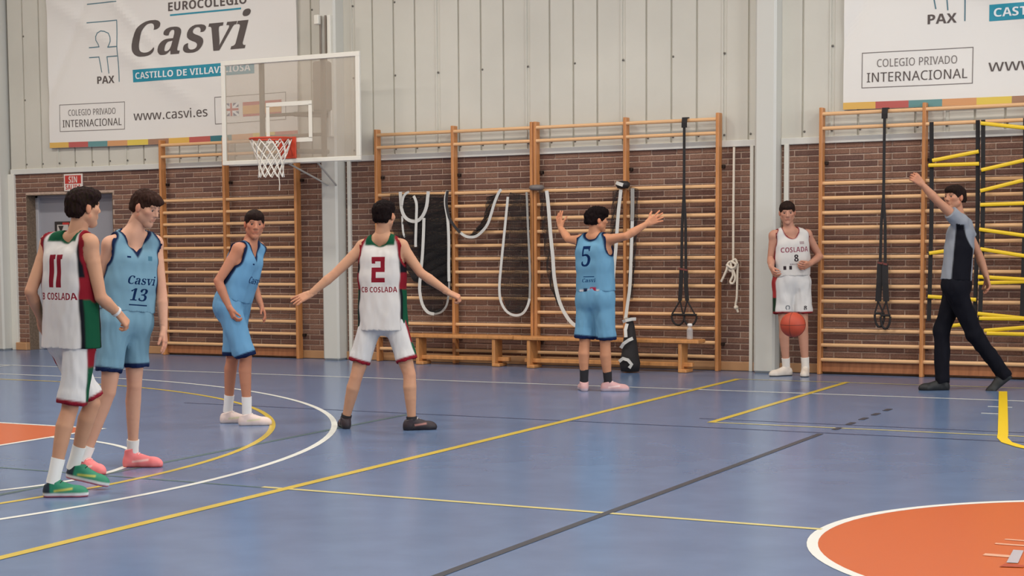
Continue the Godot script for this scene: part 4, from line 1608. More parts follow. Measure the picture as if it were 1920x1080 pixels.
	f = Field.new(bb[0], bb[1], 0.0105)
	var slim: float = k.get("slim", 1.0)
	f.cone(H.call(-0.068, 0.08, 0.0), H.call(0.068, 0.08, 0.0), 0.116 * bulk * slim, 0.116 * bulk * slim, 0.03)
	f.cone(H.call(-0.07, 0.0, -0.008), H.call(0.07, 0.0, -0.008), 0.127 * bulk * slim, 0.127 * bulk * slim, 0.05)
	var hems := []
	for s in ["L", "R"]:
		var hp: Vector3 = j["h" + s]
		var kn: Vector3 = j["k" + s]
		var an: Vector3 = j["a" + s]
		var out := X * (0.012 if s == "L" else -0.012)
		if long:
			f.cone(hp + out, kn, 0.108, 0.074, 0.04)
			f.cone(kn, an, 0.074, 0.066, 0.03)
			f.cone(an, an.lerp(kn, -0.16), 0.066, 0.064, 0.01)
			f.slice(an.lerp(kn, -0.09), (an - kn).normalized(), 0.12)
		else:
			var t: float = k.shorts
			var w: float = k.get("leg", 0.09)
			var hem := hp.lerp(kn, t)
			f.cone(hp + out, hem.lerp(hp, 0.1) + out, 0.110 * slim, w, 0.035)
			f.cone(hem.lerp(hp, 0.12) + out, hem + (kn - hp).normalized() * 0.06 + out, w, w + 0.002, 0.02)
			hems.append([hem, (kn - hp).normalized()])
	for q in hems:
		f.slice(q[0], q[1], 0.155)
	f.rough(nz, 0.011, Vector3(11.0, 3.2, 11.0))
	g = Geo.new()
	var tone2 := func(p: Vector3) -> Color:
		var e := 9.0
		for q in hems:
			if (p - q[0]).length() < 0.17:
				e = minf(e, -(p - q[0]).dot(q[1]))
		var l := Vector3((p - hM).dot(X), (p - hM).dot(Y), (p - hM).dot(Z))
		return _shorts_tone(k, l, e)
	f.surface(g, tone2)
	var sm := vcol("shorts_cloth" if not long else "trouser_cloth", 0.8)
	sm.metallic_specular = 0.2
	part("trousers" if long else "shorts", g, sm, o, Vector3.ZERO, k.shorts_label)

	# socks and shoes
	for s in ["L", "R"]:
		if not long and k.sock_top > 0.0:
			var an: Vector3 = j["a" + s]
			var up: Vector3 = (j["k" + s] - an).normalized()
			g = Geo.new()
			var top: float = k.sock_top
			var ringp := []
			for q in 7:
				ringp.append(an + up * (-0.05 + (top + 0.05) * q / 6.0) + Z * 0.0)
			g.tube(ringp, [0.041, 0.042, 0.0415, 0.041, 0.0425, 0.0435, 0.044], 16)
			part("sock", g, mat("sock_" + k.id, k.sock, 0.9), o)
		_shoe(o, j, k, s)
	for e in k.get("extras", []):
		e.call(o, j)


func _head(g: Geo, k: Dictionary, c: Vector3, B: Basis, neck: Vector3, skin: Color, flush: Color) -> void:
	var m := Vector3(0.135, 0.16, 0.15)
	var f := Field.new(c - m, c + m, k.get("cell", 0.0052))
	var W := func(x: float, y: float, z: float) -> Vector3: return c + B * Vector3(x, y, z)
	f.ball(W.call(0, 0.035, -0.015), B, Vector3(0.074, 0.080, 0.096))
	f.ball(W.call(0, -0.022, 0.026), B, Vector3(0.060, 0.085, 0.068), 0.03)
	f.cone(W.call(0, -0.06, -0.025), neck, 0.052, 0.056, 0.03)
	for s in [-1.0, 1.0]:
		f.cone(W.call(s * 0.046, -0.050, 0.004), W.call(0, -0.094, 0.058), 0.026, 0.022, 0.02)
		f.ball(W.call(s * 0.040, -0.010, 0.056), B, Vector3(0.026, 0.022, 0.024), 0.02)
		f.ball(W.call(s * 0.077, -0.002, -0.008), B, Vector3(0.011, 0.032, 0.019), 0.008)
	f.cone(W.call(0, -0.096, 0.056), W.call(0, -0.096, 0.066), 0.022, 0.018, 0.02)
	f.cone(W.call(-0.034, 0.026, 0.076), W.call(0.034, 0.026, 0.076), 0.013, 0.013, 0.02)
	f.cone(W.call(0, 0.022, 0.084), W.call(0, -0.022, 0.105), 0.009, 0.0125, 0.012)
	for s in [-1.0, 1.0]:
		f.cone(W.call(s * 0.010, -0.027, 0.094), W.call(s * 0.012, -0.029, 0.088), 0.0085, 0.008, 0.008)
		f.cone(W.call(s * 0.026, 0.007, 0.0955), W.call(s * 0.037, 0.007, 0.0895), 0.0105, 0.0095, 0.0, 1)
	f.cone(W.call(-0.019, -0.053, 0.082), W.call(0.019, -0.053, 0.082), 0.0075, 0.0075, 0.008)
	f.cone(W.call(-0.016, -0.065, 0.081), W.call(0.016, -0.065, 0.081), 0.0085, 0.0085, 0.008)
	f.cone(W.call(-0.024, -0.0592, 0.093), W.call(0.024, -0.0592, 0.093), 0.0025, 0.0025, 0.0, 1)
	var hair: Color = k.hair
	var tone := func(p: Vector3) -> Color:
		var l := B.transposed() * (p - c)
		if l.z > 0.055:
			if absf(l.x) < 0.024 and absf(l.y + 0.059) < 0.0115 - absf(l.x) * 0.25:
				return Color(skin.r * 0.86, skin.g * 0.70, skin.b * 0.68)
			if absf(l.x) > 0.013 and absf(l.x) < 0.052 and absf(l.y - 0.031 + absf(absf(l.x) - 0.034) * 0.15) < 0.0065:
				return hair.lerp(skin, 0.45)
		if absf(l.x) > 0.07 and l.y < 0.035:
			return flush
		var cheek := clampf(1.0 - (Vector3(absf(l.x), l.y, l.z) - Vector3(0.042, -0.018, 0.07)).length() / 0.04, 0.0, 1.0)
		# close-cropped stubble of hair shows through at the sides and nape
		return skin.lerp(flush, cheek * 0.7)
	f.surface(g, tone)


func _eyes(o: Node3D, k: Dictionary, c: Vector3, B: Basis) -> void:
	var m := vcol("eye_white", 0.25)
	for s in [-1.0, 1.0]:
		var g := Geo.new()
		var at := c + B * Vector3(s * 0.0315, 0.006, 0.0745)
		var prof := []
		for i in 11:
			var a := -PI / 2 + PI * i / 10
			prof.append(Vector2(cos(a), sin(a)) * 0.0125)
		g.col = lin(168, 156, 150)
		g.lathe(at, prof, 14, B * Basis(Vector3.RIGHT, PI / 2))
		for i in g.v.size():
			var d := ((g.v[i] - at).normalized()).dot(B.z)
			if d > 0.78:
				g.c[i] = lin(38, 26, 20)
		part("eye", g, m, o)


func _hair(o: Node3D, k: Dictionary, c: Vector3, B: Basis) -> void:
	var m := Vector3(0.15, 0.19, 0.16)
	var f := Field.new(c - m, c + m + Vector3(0, 0.02, 0), 0.0058)
	var W := func(x: float, y: float, z: float) -> Vector3: return c + B * Vector3(x, y, z)
	var side: float = k.get("hair_side", 0.009)
	f.ball(W.call(0, 0.036, -0.018), B, Vector3(0.077 + side, 0.084 + side * 1.2, 0.100 + side), 0.01)
	f.cone(W.call(-0.032, -0.012, -0.070), W.call(0.032, -0.012, -0.070), 0.034 + side, 0.034 + side, 0.02)
	f.cone(W.call(-0.02, -0.02, -0.066), W.call(-0.016, k.get("nape", -0.055) - 0.01, -0.050), 0.034 + side * 0.6, 0.026, 0.02)
	f.cone(W.call(0.02, -0.02, -0.066), W.call(0.016, k.get("nape", -0.055) - 0.01, -0.050), 0.034 + side * 0.6, 0.026, 0.02)
	for t in k.get("tufts", []):
		f.ball(W.call(t[0], t[1], t[2]), B, Vector3(t[3], t[4], t[5]), 0.02)
	# forehead and face stay free, then ears and neck
	f.ball(W.call(0, -0.055, 0.088), B, Vector3(0.085, 0.100 + k.get("hairline", 0.0), 0.088), 0.0, 1)
	for s in [-1.0, 1.0]:
		f.ball(W.call(s * 0.095, -0.035, 0.01), B, Vector3(0.04, 0.06, 0.042), 0.0, 1)
	f.slice(W.call(0, k.get("nape", -0.055) - 0.012, -0.05), (-B.y - B.z * 0.15).normalized(), 0.16)
	for t in k.get("fringe", []):
		f.ball(W.call(t[0], t[1], t[2]), B, Vector3(t[3], t[4], t[5]), 0.012)
	var nz := FastNoiseLite.new()
	nz.seed = 7
	nz.frequency = 1.0
	nz.fractal_octaves = 2
	f.rough(nz, k.get("hair_rough", 0.010) * 0.55, Vector3(42, 16, 42), 0.5)
	var g := Geo.new()
	var hair: Color = k.hair
	var tone := func(p: Vector3) -> Color:
		var n: float = nz.get_noise_3d(p.x * 60, p.y * 20, p.z * 60)
		return hair * (1.0 + 0.35 * n)
	f.surface(g, tone)
	var hm := vcol("hair_strands", 0.75)
	hm.metallic_specular = 0.2
	part("hair", g, hm, o)


func _hand(g: Geo, j: Dictionary, k: Dictionary, s: String, skin: Color, flush: Color) -> void:
	var w: Vector3 = j["w" + s]
	var hs: Dictionary = k["hand" + s]
	var fy: Vector3 = (j["t" + s] - w).normalized()
	var palm: Vector3 = hs.palm
	palm = (palm - fy * palm.dot(fy)).normalized()
	var fx := fy.cross(palm) * (1.0 if s == "R" else -1.0)
	var sc: float = hs.get("scale", 1.0)
	var W := func(x: float, y: float, z: float) -> Vector3: return w + (fx * x + fy * y + palm * z) * sc
	var curl: float = hs.curl
	var spread: float = hs.get("spread", 0.12)
	var lo := w
	var hi := w
	var segs := []
	var xs := [0.030, 0.010, -0.010, -0.029]
	var len := [0.074, 0.082, 0.076, 0.060]
	for i in 4:
		segs.append([W.call(xs[i] * 0.6, 0.0, 0.0), W.call(xs[i], 0.088 - absf(i - 1) * 0.004, 0.0), 0.0155 * sc, 0.0125 * sc, 0.012])
		var p := Vector3(xs[i], 0.088 - absf(i - 1) * 0.004, 0.0)
		var a := 0.0
		var sp := (1.5 - i) * spread
		for q in 3:
			a += curl * [0.75, 1.0, 0.7][q]
			var dir := Vector3(sin(sp) * cos(a), cos(sp) * cos(a), sin(a))
			var l: float = len[i] * [0.45, 0.31, 0.24][q]
			var e := p + dir * l
			segs.append([W.call(p.x, p.y, p.z), W.call(e.x, e.y, e.z), (0.0098 - 0.0008 * q) * sc, (0.0092 - 0.0008 * q) * sc, 0.004])
			p = e
	var ta: float = hs.get("thumb", 0.6)
	segs.append([W.call(0.016, 0.012, 0.004), W.call(0.036, 0.045, 0.012), 0.017 * sc, 0.0135 * sc, 0.012])
	var t0 := Vector3(0.034, 0.042, 0.012)
	var t1 := t0 + Vector3(sin(ta), cos(ta), 0.25 + curl * 0.3).normalized() * 0.036
	var t2 := t1 + Vector3(sin(ta * 0.6), cos(ta * 0.6), 0.3 + curl * 0.5).normalized() * 0.030
	segs.append([W.call(t0.x, t0.y, t0.z), W.call(t1.x, t1.y, t1.z), 0.0118 * sc, 0.0105 * sc, 0.006])
	segs.append([W.call(t1.x, t1.y, t1.z), W.call(t2.x, t2.y, t2.z), 0.0105 * sc, 0.0085 * sc, 0.004])
	segs.append([W.call(0, -0.035, 0), W.call(0, 0.01, 0), 0.026, 0.021 * sc, 0.012])
	for q in segs:
		lo = lo.min(q[0]).min(q[1])
		hi = hi.max(q[0]).max(q[1])
	var m := Vector3(0.034, 0.034, 0.034)
	var f := Field.new(lo - m, hi + m, 0.0046)
	for q in segs:
		f.cone(q[0], q[1], q[2], q[3], q[4])
	var tip := W.call(0, 0.13, 0) as Vector3
	f.surface(g, func(p: Vector3) -> Color: return skin.lerp(flush, clampf((p - w).dot(fy) / 0.16, 0.0, 0.8)))


func _shoe(o: Node3D, j: Dictionary, k: Dictionary, s: String) -> void:
	var a: Vector3 = j["heel" + s]
	var b: Vector3 = j["toe" + s]
	var fw := (b - a).normalized()
	var an: Vector3 = j["a" + s]
	# the foot keeps its real length; measured along the ground from under the ankle
	var mid := (a + b) / 2
	var L: float = k.get("shoe", 0.285)
	if not k.get("raised" + s, false):
		fw = Vector3(fw.x, 0, fw.z).normalized()
		var under := Vector3(an.x, 0.0, an.z)
		a = under - fw * 0.075
		a.y = 0.0
	var up := Vector3.UP
	var sx := up.cross(fw).normalized()
	up = fw.cross(sx).normalized()
	var W := func(x: float, y: float, z: float) -> Vector3: return a + sx * x + up * y + fw * z * (L / 0.285)
	var m := Vector3(0.08, 0.08, 0.08)
	var tip: Vector3 = W.call(0, 0.09, 0.285)
	var lo := a.min(tip).min(an) - m
	var hi := a.max(tip).max(an) + m
	var f := Field.new(lo, hi, 0.0065)
	f.cone(W.call(0, 0.02, 0.038), W.call(0, 0.02, 0.14), 0.037, 0.034, 0.01)
	f.cone(W.call(0, 0.02, 0.14), W.call(0.004, 0.02, 0.215), 0.034, 0.044, 0.015)
	f.cone(W.call(0.004, 0.02, 0.215), W.call(0.0, 0.02, 0.252), 0.044, 0.033, 0.015)
	f.cone(W.call(0, 0.045, 0.042), W.call(0, 0.04, 0.13), 0.038, 0.037, 0.015)
	f.cone(W.call(0, 0.04, 0.13), W.call(0.002, 0.03, 0.235), 0.037, 0.034, 0.02)
	var rise: float = k.get("rise", 0.085)
	f.cone(W.call(0, 0.05, 0.05), W.call(0, rise + 0.03, 0.066), 0.040, 0.045, 0.015)
	f.cone(W.call(0, 0.075, 0.08), W.call(0, 0.045, 0.16), 0.036, 0.033, 0.02)
	f.slice(W.call(0, 0.0, 0.14), -up, 0.25)
	f.slice(W.call(0, rise + 0.012, 0.07), (up * 0.94 - fw * 0.28).normalized(), 0.10)
	var sole: Color = k.sole
	var upper: Color = k["upper"]
	var accent: Color = k.get("accent", upper)
	var g := Geo.new()
	var tone := func(p: Vector3) -> Color:
		var l := Vector3((p - a).dot(sx), (p - a).dot(up), (p - a).dot(fw))
		var c := upper
		if k.has("heel"):
			c = c.lerp(k.heel, under(l.z, 0.05))
		c = c.lerp(accent, under(absf(l.y - 0.046 - (l.z - 0.12) * 0.12), 0.006) * under(0.075, l.z) * under(l.z, 0.19))
		c = c.lerp(sole, under(l.y, 0.027))
		if k.has("outsole"):
			c = c.lerp(k.outsole, under(l.y, 0.010))
		return c
	f.surface(g, tone)
	var sh := part("shoe", g, vcol("shoe_upper", 0.6), o)
	# laces over the instep
	g = Geo.new()
	for q in 4:
		var z := 0.115 + 0.022 * q
		var y := 0.098 - 0.0125 * q
		g.tube([W.call(-0.026, y - 0.008, z), W.call(0.0, y + 0.002, z + 0.008), W.call(0.026, y - 0.008, z)], 0.0035, 5)
	var lc := MeshInstance3D.new()
	lc.name = "laces"
	lc.mesh = g.mesh()
	lc.material_override = mat("laces_" + k.id, k.get("lace", rgb(230, 226, 220)), 0.8)
	sh.add_child(lc, true)


# 1 where v is below the edge, softened over a centimetre
func under(v: float, edge: float) -> float:
	return smoothstep(edge + 0.0065, edge - 0.0065, v)


func _shirt_tone(k: Dictionary, l: Vector3, ah: float, nh: float, up: float) -> Color:
	var white := lin(208, 203, 198)
	var maroon := lin(128, 30, 42)
	var green := lin(24, 78, 54)
	var black := lin(28, 28, 30)
	var blue: Color = k.get("cloth", lin(126, 174, 200))
	var navy := lin(28, 38, 66)
	match k.kit:
		"white":
			var side := under(0.154, absf(l.x)) * under(absf(l.z), 0.085)
			var panel := black.lerp(maroon, under(l.y, -0.21)).lerp(green, under(l.y, -0.345))
			if l.y < -0.345:
				panel = panel.lerp(black, under(0.060, absf(l.z)))
			var c := white.lerp(panel, side)
			if l.z < 0.04:
				c = c.lerp(green, under(-l.y, -0.012) * under(absf(l.x), 0.125))
			c = c.lerp(maroon, under(ah, 0.024))
			return c.lerp(green if l.z < 0.02 else maroon, under(nh, 0.012))
		"white_front":
			var c := white.lerp(maroon.lerp(black, under(l.y, -0.3)), under(0.17, absf(l.x)) * under(absf(l.z), 0.05))
			return c.lerp(maroon, maxf(under(nh, 0.013), under(ah, 0.014)))
		"blue":
			var c := blue
			if k.get("tail", false) and l.z < 0.0:
				c = c.lerp(lin(210, 204, 204), under(up, 0.022) * under(absf(l.x), 0.11))
				c = c.lerp(lin(160, 44, 70), under(up, 0.045) * under(absf(l.x + 0.045), 0.035))
				c = c.lerp(navy, under(up, 0.035) * under(absf(l.x - 0.04), 0.022))
			return c.lerp(navy, maxf(under(nh, 0.020), under(ah, 0.020)))
		_:
			var grey := lin(142, 145, 152)
			var t := clampf(-l.y / 0.32, 0.0, 1.0)
			var c := grey
			if l.y < -0.02 and absf(l.x) > 0.05:
				c = c.lerp(black, under(l.z, 0.028) * under(-l.z, lerpf(0.045, 0.2, t * t)))
			return c.lerp(black, under(nh, 0.022))
	return white


func _shorts_tone(k: Dictionary, l: Vector3, e: float) -> Color:
	match k.kit:
		"white":
			var c := lin(206, 203, 200)
			c = c.lerp(lin(128, 30, 42).lerp(lin(24, 78, 54), under(l.y, -0.16)), under(0.118, absf(l.x)) * under(absf(l.z), 0.042))
			return c.lerp(lin(132, 32, 44), under(e, 0.028))
		"white_front":
			var c := lin(212, 209, 206)
			c = c.lerp(lin(170, 60, 60).lerp(lin(40, 60, 46), under(l.y, -0.14)), under(0.155, absf(l.x)) * under(absf(l.z), 0.05))
			return c.lerp(lin(150, 44, 48), under(e, 0.016))
		"blue":
			return (k.get("cloth", lin(126, 174, 200)) as Color).lerp(lin(26, 38, 70), under(e, 0.032))
	return lin(27, 27, 30)


# the print of a shirt, drawn from lettering outlines: unit square, 0.6 m across, top edge on the shoulder line
func _print_tex(k: Dictionary) -> ImageTexture:
	var im := Image.create(512, 512, false, Image.FORMAT_RGB8)
	im.fill(Color.WHITE)
	for t in k.prints:
		# text, centre x, centre y below the shoulders, width, height (metres), colour, face, slant
		var w: float = t[3] / 0.6
		var h: float = t[4] / 0.6
		paint(im, letters(t[0], Rect2(0.5 + t[1] / 0.6 - w / 2, 1.0 + t[2] / 0.6 - h / 2, w, h), t[6], 700, t[7]), t[5])
	for r in k.get("marks", []):
		var c: Vector2 = Vector2(0.5 + r[0] / 0.6, 1.0 + r[1] / 0.6)
		var q := Vector2(r[2], r[3]) / 1.2
		paint(im, PackedVector2Array([c - q, c + Vector2(q.x, -q.y), c + q, c - q, c + q, c + Vector2(-q.x, q.y)]), r[4])
	return ImageTexture.create_from_image(im)


func _people() -> void:
	var J := {
		"p11": {"at": V(-7.030, 0, 10.650), "neck": V(0.032, 1.610, -0.020), "head": V(0.078, 1.777, -0.048), "sL": V(-0.182, 1.563, -0.023), "sR": V(0.175, 1.560, 0.028), "eL": V(-0.229, 1.264, 0.116), "wL": V(-0.266, 1.088, -0.025), "tL": V(-0.265, 1.004, -0.072), "eR": V(0.238, 1.227, 0.007), "wR": V(0.272, 1.123, -0.120), "tR": V(0.305, 1.038, -0.187), "hL": V(-0.092, 0.957, -0.020), "hR": V(0.082, 0.963, 0.026), "kL": V(0.034, 0.552, -0.138), "aL": V(-0.101, 0.179, -0.114), "kR": V(0.042, 0.543, 0.091), "aR": V(-0.023, 0.132, 0.178), "heelR": V(-0.074, 0.048, 0.221), "toeR": V(0.159, 0.021, 0.079), "heelL": V(-0.155, 0.081, -0.081), "toeL": V(0.049, 0.023, -0.206)},
		"p13": {"at": V(-7.490, 0, 9.640), "neck": V(0.117, 1.635, -0.071), "head": V(0.212, 1.789, -0.095), "sL": V(0.188, 1.546, -0.220), "sR": V(0.041, 1.543, 0.080), "eL": V(0.240, 1.216, -0.217), "wL": V(0.284, 0.963, -0.174), "tL": V(0.306, 0.807, -0.164), "eR": V(-0.061, 1.251, 0.084), "wR": V(-0.141, 1.021, 0.086), "tR": V(-0.173, 0.874, 0.082), "hL": V(0.077, 1.010, -0.117), "hR": V(0.045, 1.011, 0.043), "kL": V(0.069, 0.576, -0.112), "aL": V(0.014, 0.132, -0.149), "kR": V(0.015, 0.545, 0.108), "aR": V(-0.112, 0.122, 0.209), "heelL": V(-0.023, 0.028, -0.127), "toeL": V(0.194, 0.005, -0.236), "heelR": V(-0.135, 0.061, 0.200), "toeR": V(-0.005, -0.004, 0.237)},
		"p7": {"at": V(-8.320, 0, 6.880), "neck": V(0.061, 1.513, -0.037), "head": V(0.122, 1.682, -0.039), "sL": V(0.051, 1.480, -0.196), "sR": V(0.070, 1.476, 0.121), "eL": V(-0.018, 1.190, -0.200), "wL": V(0.097, 1.002, -0.153), "tL": V(0.182, 0.860, -0.135), "eR": V(-0.059, 1.217, 0.247), "wR": V(0.028, 0.995, 0.217), "tR": V(0.094, 0.813, 0.201), "hL": V(-0.084, 1.001, -0.042), "hR": V(-0.047, 0.995, 0.123), "kL": V(-0.088, 0.574, 0.007), "aL": V(-0.163, 0.142, -0.017), "kR": V(0.095, 0.575, 0.083), "aR": V(0.084, 0.142, 0.066), "heelL": V(-0.250, 0.034, 0.036), "toeL": V(-0.041, 0.003, -0.092), "heelR": V(0.033, 0.025, 0.097), "toeR": V(0.281, -0.001, -0.055)},
		"p2": {"at": V(-7.060, 0, 6.730), "neck": V(0.018, 1.575, -0.011), "head": V(0.038, 1.733, -0.024), "sL": V(-0.137, 1.486, 0.025), "sR": V(0.175, 1.487, -0.048), "eL": V(-0.323, 1.269, 0.174), "wL": V(-0.481, 1.112, 0.294), "tL": V(-0.578, 1.058, 0.377), "eR": V(0.323, 1.270, -0.104), "wR": V(0.525, 1.109, -0.204), "tR": V(0.639, 1.046, -0.274), "hL": V(-0.070, 0.874, 0.008), "hR": V(0.108, 0.875, -0.031), "kL": V(-0.181, 0.432, 0.087), "aL": V(-0.300, 0.075, 0.066), "kR": V(0.248, 0.449, -0.035), "aR": V(0.260, 0.071, -0.042), "heelL": V(-0.281, -0.009, 0.101), "toeL": V(-0.416, 0.002, -0.074), "heelR": V(0.218, -0.002, -0.016), "toeR": V(0.395, -0.006, -0.172)},
		"p5": {"at": V(-6.750, 0, 2.880), "neck": V(-0.051, 1.545, 0.031), "head": V(-0.024, 1.691, 0.014), "sL": V(-0.190, 1.494, 0.011), "sR": V(0.096, 1.496, 0.047), "eL": V(-0.403, 1.505, -0.164), "wL": V(-0.545, 1.624, -0.288), "tL": V(-0.583, 1.759, -0.323), "eR": V(0.328, 1.531, 0.127), "wR": V(0.512, 1.652, 0.038), "tR": V(0.654, 1.737, -0.048), "hL": V(-0.112, 0.907, 0.010), "hR": V(0.044, 0.909, 0.032), "kL": V(-0.137, 0.469, 0.060), "aL": V(-0.150, 0.106, 0.045), "kR": V(0.070, 0.455, 0.028), "aR": V(0.081, 0.087, -0.014), "heelL": V(-0.121, 0.002, 0.074), "toeL": V(-0.218, 0.011, -0.101), "heelR": V(0.035, 0.008, 0.014), "toeR": V(0.286, 0.007, -0.105)},
		"p8": {"at": V(-5.540, 0, 0.420), "neck": V(-0.047, 1.568, 0.029), "head": V(-0.056, 1.750, 0.081), "sL": V(0.103, 1.514, -0.087), "sR": V(-0.177, 1.508, 0.132), "eL": V(0.210, 1.277, -0.222), "wL": V(0.167, 1.197, 0.027), "tL": V(0.121, 1.166, 0.161), "eR": V(-0.216, 1.257, 0.132), "wR": V(-0.145, 1.165, 0.323), "tR": V(-0.096, 1.099, 0.387), "hL": V(0.049, 0.990, -0.030), "hR": V(-0.093, 0.992, 0.057), "kL": V(0.104, 0.529, 0.007), "aL": V(0.114, 0.112, -0.046), "kR": V(-0.075, 0.537, 0.105), "aR": V(-0.074, 0.106, 0.022), "heelL": V(0.108, 0.011, -0.090), "toeL": V(0.157, -0.004, 0.138), "heelR": V(-0.025, 0.029, -0.031), "toeR": V(-0.216, 0.029, 0.202)},
		"ref": {"at": V(-3.570, 0, 1.480), "neck": V(-0.060, 1.686, 0.037), "head": V(-0.089, 1.855, 0.078), "sL": V(-0.016, 1.624, 0.174), "sR": V(-0.052, 1.604, -0.144), "eL": V(-0.192, 1.829, 0.352), "wL": V(-0.318, 1.987, 0.429), "tL": V(-0.406, 2.079, 0.483), "eR": V(0.074, 1.307, -0.256), "wR": V(0.156, 1.080, -0.236), "tR": V(0.201, 0.890, -0.217), "hL": V(-0.065, 1.009, 0.134), "hR": V(-0.082, 1.003, -0.044), "kR": V(-0.207, 0.570, 0.021), "aR": V(-0.183, 0.111, 0.054), "kL": V(0.100, 0.551, 0.044), "aL": V(0.344, 0.166, -0.117), "heelR": V(-0.125, 0.011, 0.018), "toeR": V(-0.408, 0.016, 0.191), "heelL": V(0.423, 0.133, -0.165), "toeL": V(0.263, -0.013, -0.067)},
	}
	var light := lin(194, 145, 115)
	var tan := lin(196, 146, 116)
	var pale := lin(202, 153, 127)
	var red := rgb(158, 40, 58)
	var nv := rgb(44, 70, 116)
	var dk := rgb(70, 60, 66)
	var sans := "Droid Sans"
	var serif := "Droid Serif"
	person(J.p11, {"id": "eleven", "weave": 0.0075, "label": "person seen from behind in white jersey 11 and green shoes, arms low, at left edge", "kit": "white", "skin": light, "hair": lin(36, 25, 22), "face": facing(126), "hem": -0.045, "shorts": 0.94, "leg": 0.092, "slim": 0.86, "flare": 1.08, "loose": 1.0, "cell": 0.0045,
		"shirt_label": "white jersey with maroon number 11, green collar and side stripe", "shorts_label": "white shorts with maroon hem and green side stripe",
		"collar": "round", "print_back": true, "prints": [["CB COSLADA", 0.0, -0.325, 0.32, 0.044, red, sans, 0.0]], "marks": [[-0.033, -0.17, 0.04, 0.2, red], [0.033, -0.17, 0.04, 0.2, red], [-0.012, -0.083, 0.02, 0.028, red], [0.054, -0.083, 0.02, 0.028, red]],
		"tufts": [[0, 0.075, 0.01, 0.082, 0.052, 0.095], [0.0, 0.05, -0.05, 0.076, 0.052, 0.052]], "fringe": [[0, 0.082, 0.066, 0.056, 0.027, 0.036], [0.01, 0.074, 0.088, 0.04, 0.02, 0.02]], "hair_side": 0.002, "hair_rough": 0.015, "nape": -0.045,
		"sock": rgb(228, 226, 220), "sock_top": 0.11, "sole": lin(222, 222, 220), "outsole": lin(190, 60, 92), "upper": lin(34, 128, 96), "heel": lin(28, 40, 50), "accent": lin(196, 190, 80), "lace": rgb(24, 30, 30),
		"handL": {"palm": facing(170), "curl": 0.5, "thumb": 0.4}, "handR": {"palm": facing(-100), "curl": 1.0, "thumb": 0.3}, "raisedL": true,
		"extras": [func(o, j): _wristband(o, j.wR, (j.wR - j.eR).normalized())]})
	person(J.p13, {"id": "thirteen", "weave": 0.0075, "rise": 0.12, "label": "person in light blue jersey 13 and pink shoes, looking down to the right", "kit": "blue", "skin": pale, "hair": lin(52, 35, 29), "face": facing(60, -20), "hem": 0.085, "shorts": 0.71, "leg": 0.088, "cell": 0.0045, "cloth": lin(114, 149, 166),
		"shirt_label": "light blue jersey with navy v-neck, script and number 13", "shorts_label": "light blue shorts with navy hem",
		"collar": "vee", "prints": [["Casvi", 0.035, -0.235, 0.215, 0.062, nv, serif, 0.2], ["13", 0.02, -0.335, 0.13, 0.085, nv, serif, 0.15]], "marks": [[-0.075, -0.085, 0.03, 0.012, nv], [0.085, -0.085, 0.03, 0.03, rgb(170, 200, 210)], [0.02, -0.405, 0.14, 0.008, nv]],
		"tufts": [[0, 0.072, 0.012, 0.073, 0.046, 0.086]], "fringe": [[0, 0.076, 0.064, 0.054, 0.026, 0.038], [0.01, 0.066, 0.086, 0.04, 0.018, 0.018]], "hair_side": 0.0, "hair_rough": 0.015, "nape": -0.035,
		"sock": rgb(226, 224, 218), "sock_top": 0.06, "sole": lin(232, 130, 128), "upper": lin(240, 128, 128), "accent": lin(246, 200, 190), "lace": rgb(244, 214, 204), "outsole": lin(200, 84, 84),
		"handL": {"palm": facing(-100), "curl": 0.22, "thumb": 0.3}, "handR": {"palm": facing(120), "curl": 0.4}})
	person(J.p7, {"id": "leaner", "label": "person in light blue kit leaning forward, face to the camera, before the left wall bars", "kit": "blue", "skin": lin(186, 127, 100), "hair": lin(40, 29, 26), "face": facing(10, -4), "hem": 0.06, "shorts": 1.0, "leg": 0.092, "cloth": lin(106, 153, 188),
		"shirt_label": "light blue jersey with navy trim", "shorts_label": "light blue shorts with navy hem",
		"collar": "vee", "prints": [["Casvi", 0.03, -0.24, 0.2, 0.062, nv, serif, 0.2]], "marks": [[-0.06, -0.11, 0.03, 0.012, nv]],
		"hair_side": 0.004, "hair_rough": 0.008, "nape": -0.03, "tufts": [[0, 0.07, 0.02, 0.072, 0.042, 0.08]], "hairline": -0.004,
		"sock": rgb(230, 226, 222), "sock_top": 0.10, "sole": lin(216, 200, 194), "upper": lin(226, 204, 194), "accent": lin(206, 200, 160),
		"handL": {"palm": facing(-90), "curl": 0.35}, "handR": {"palm": facing(120), "curl": 0.7, "thumb": 0.3}})
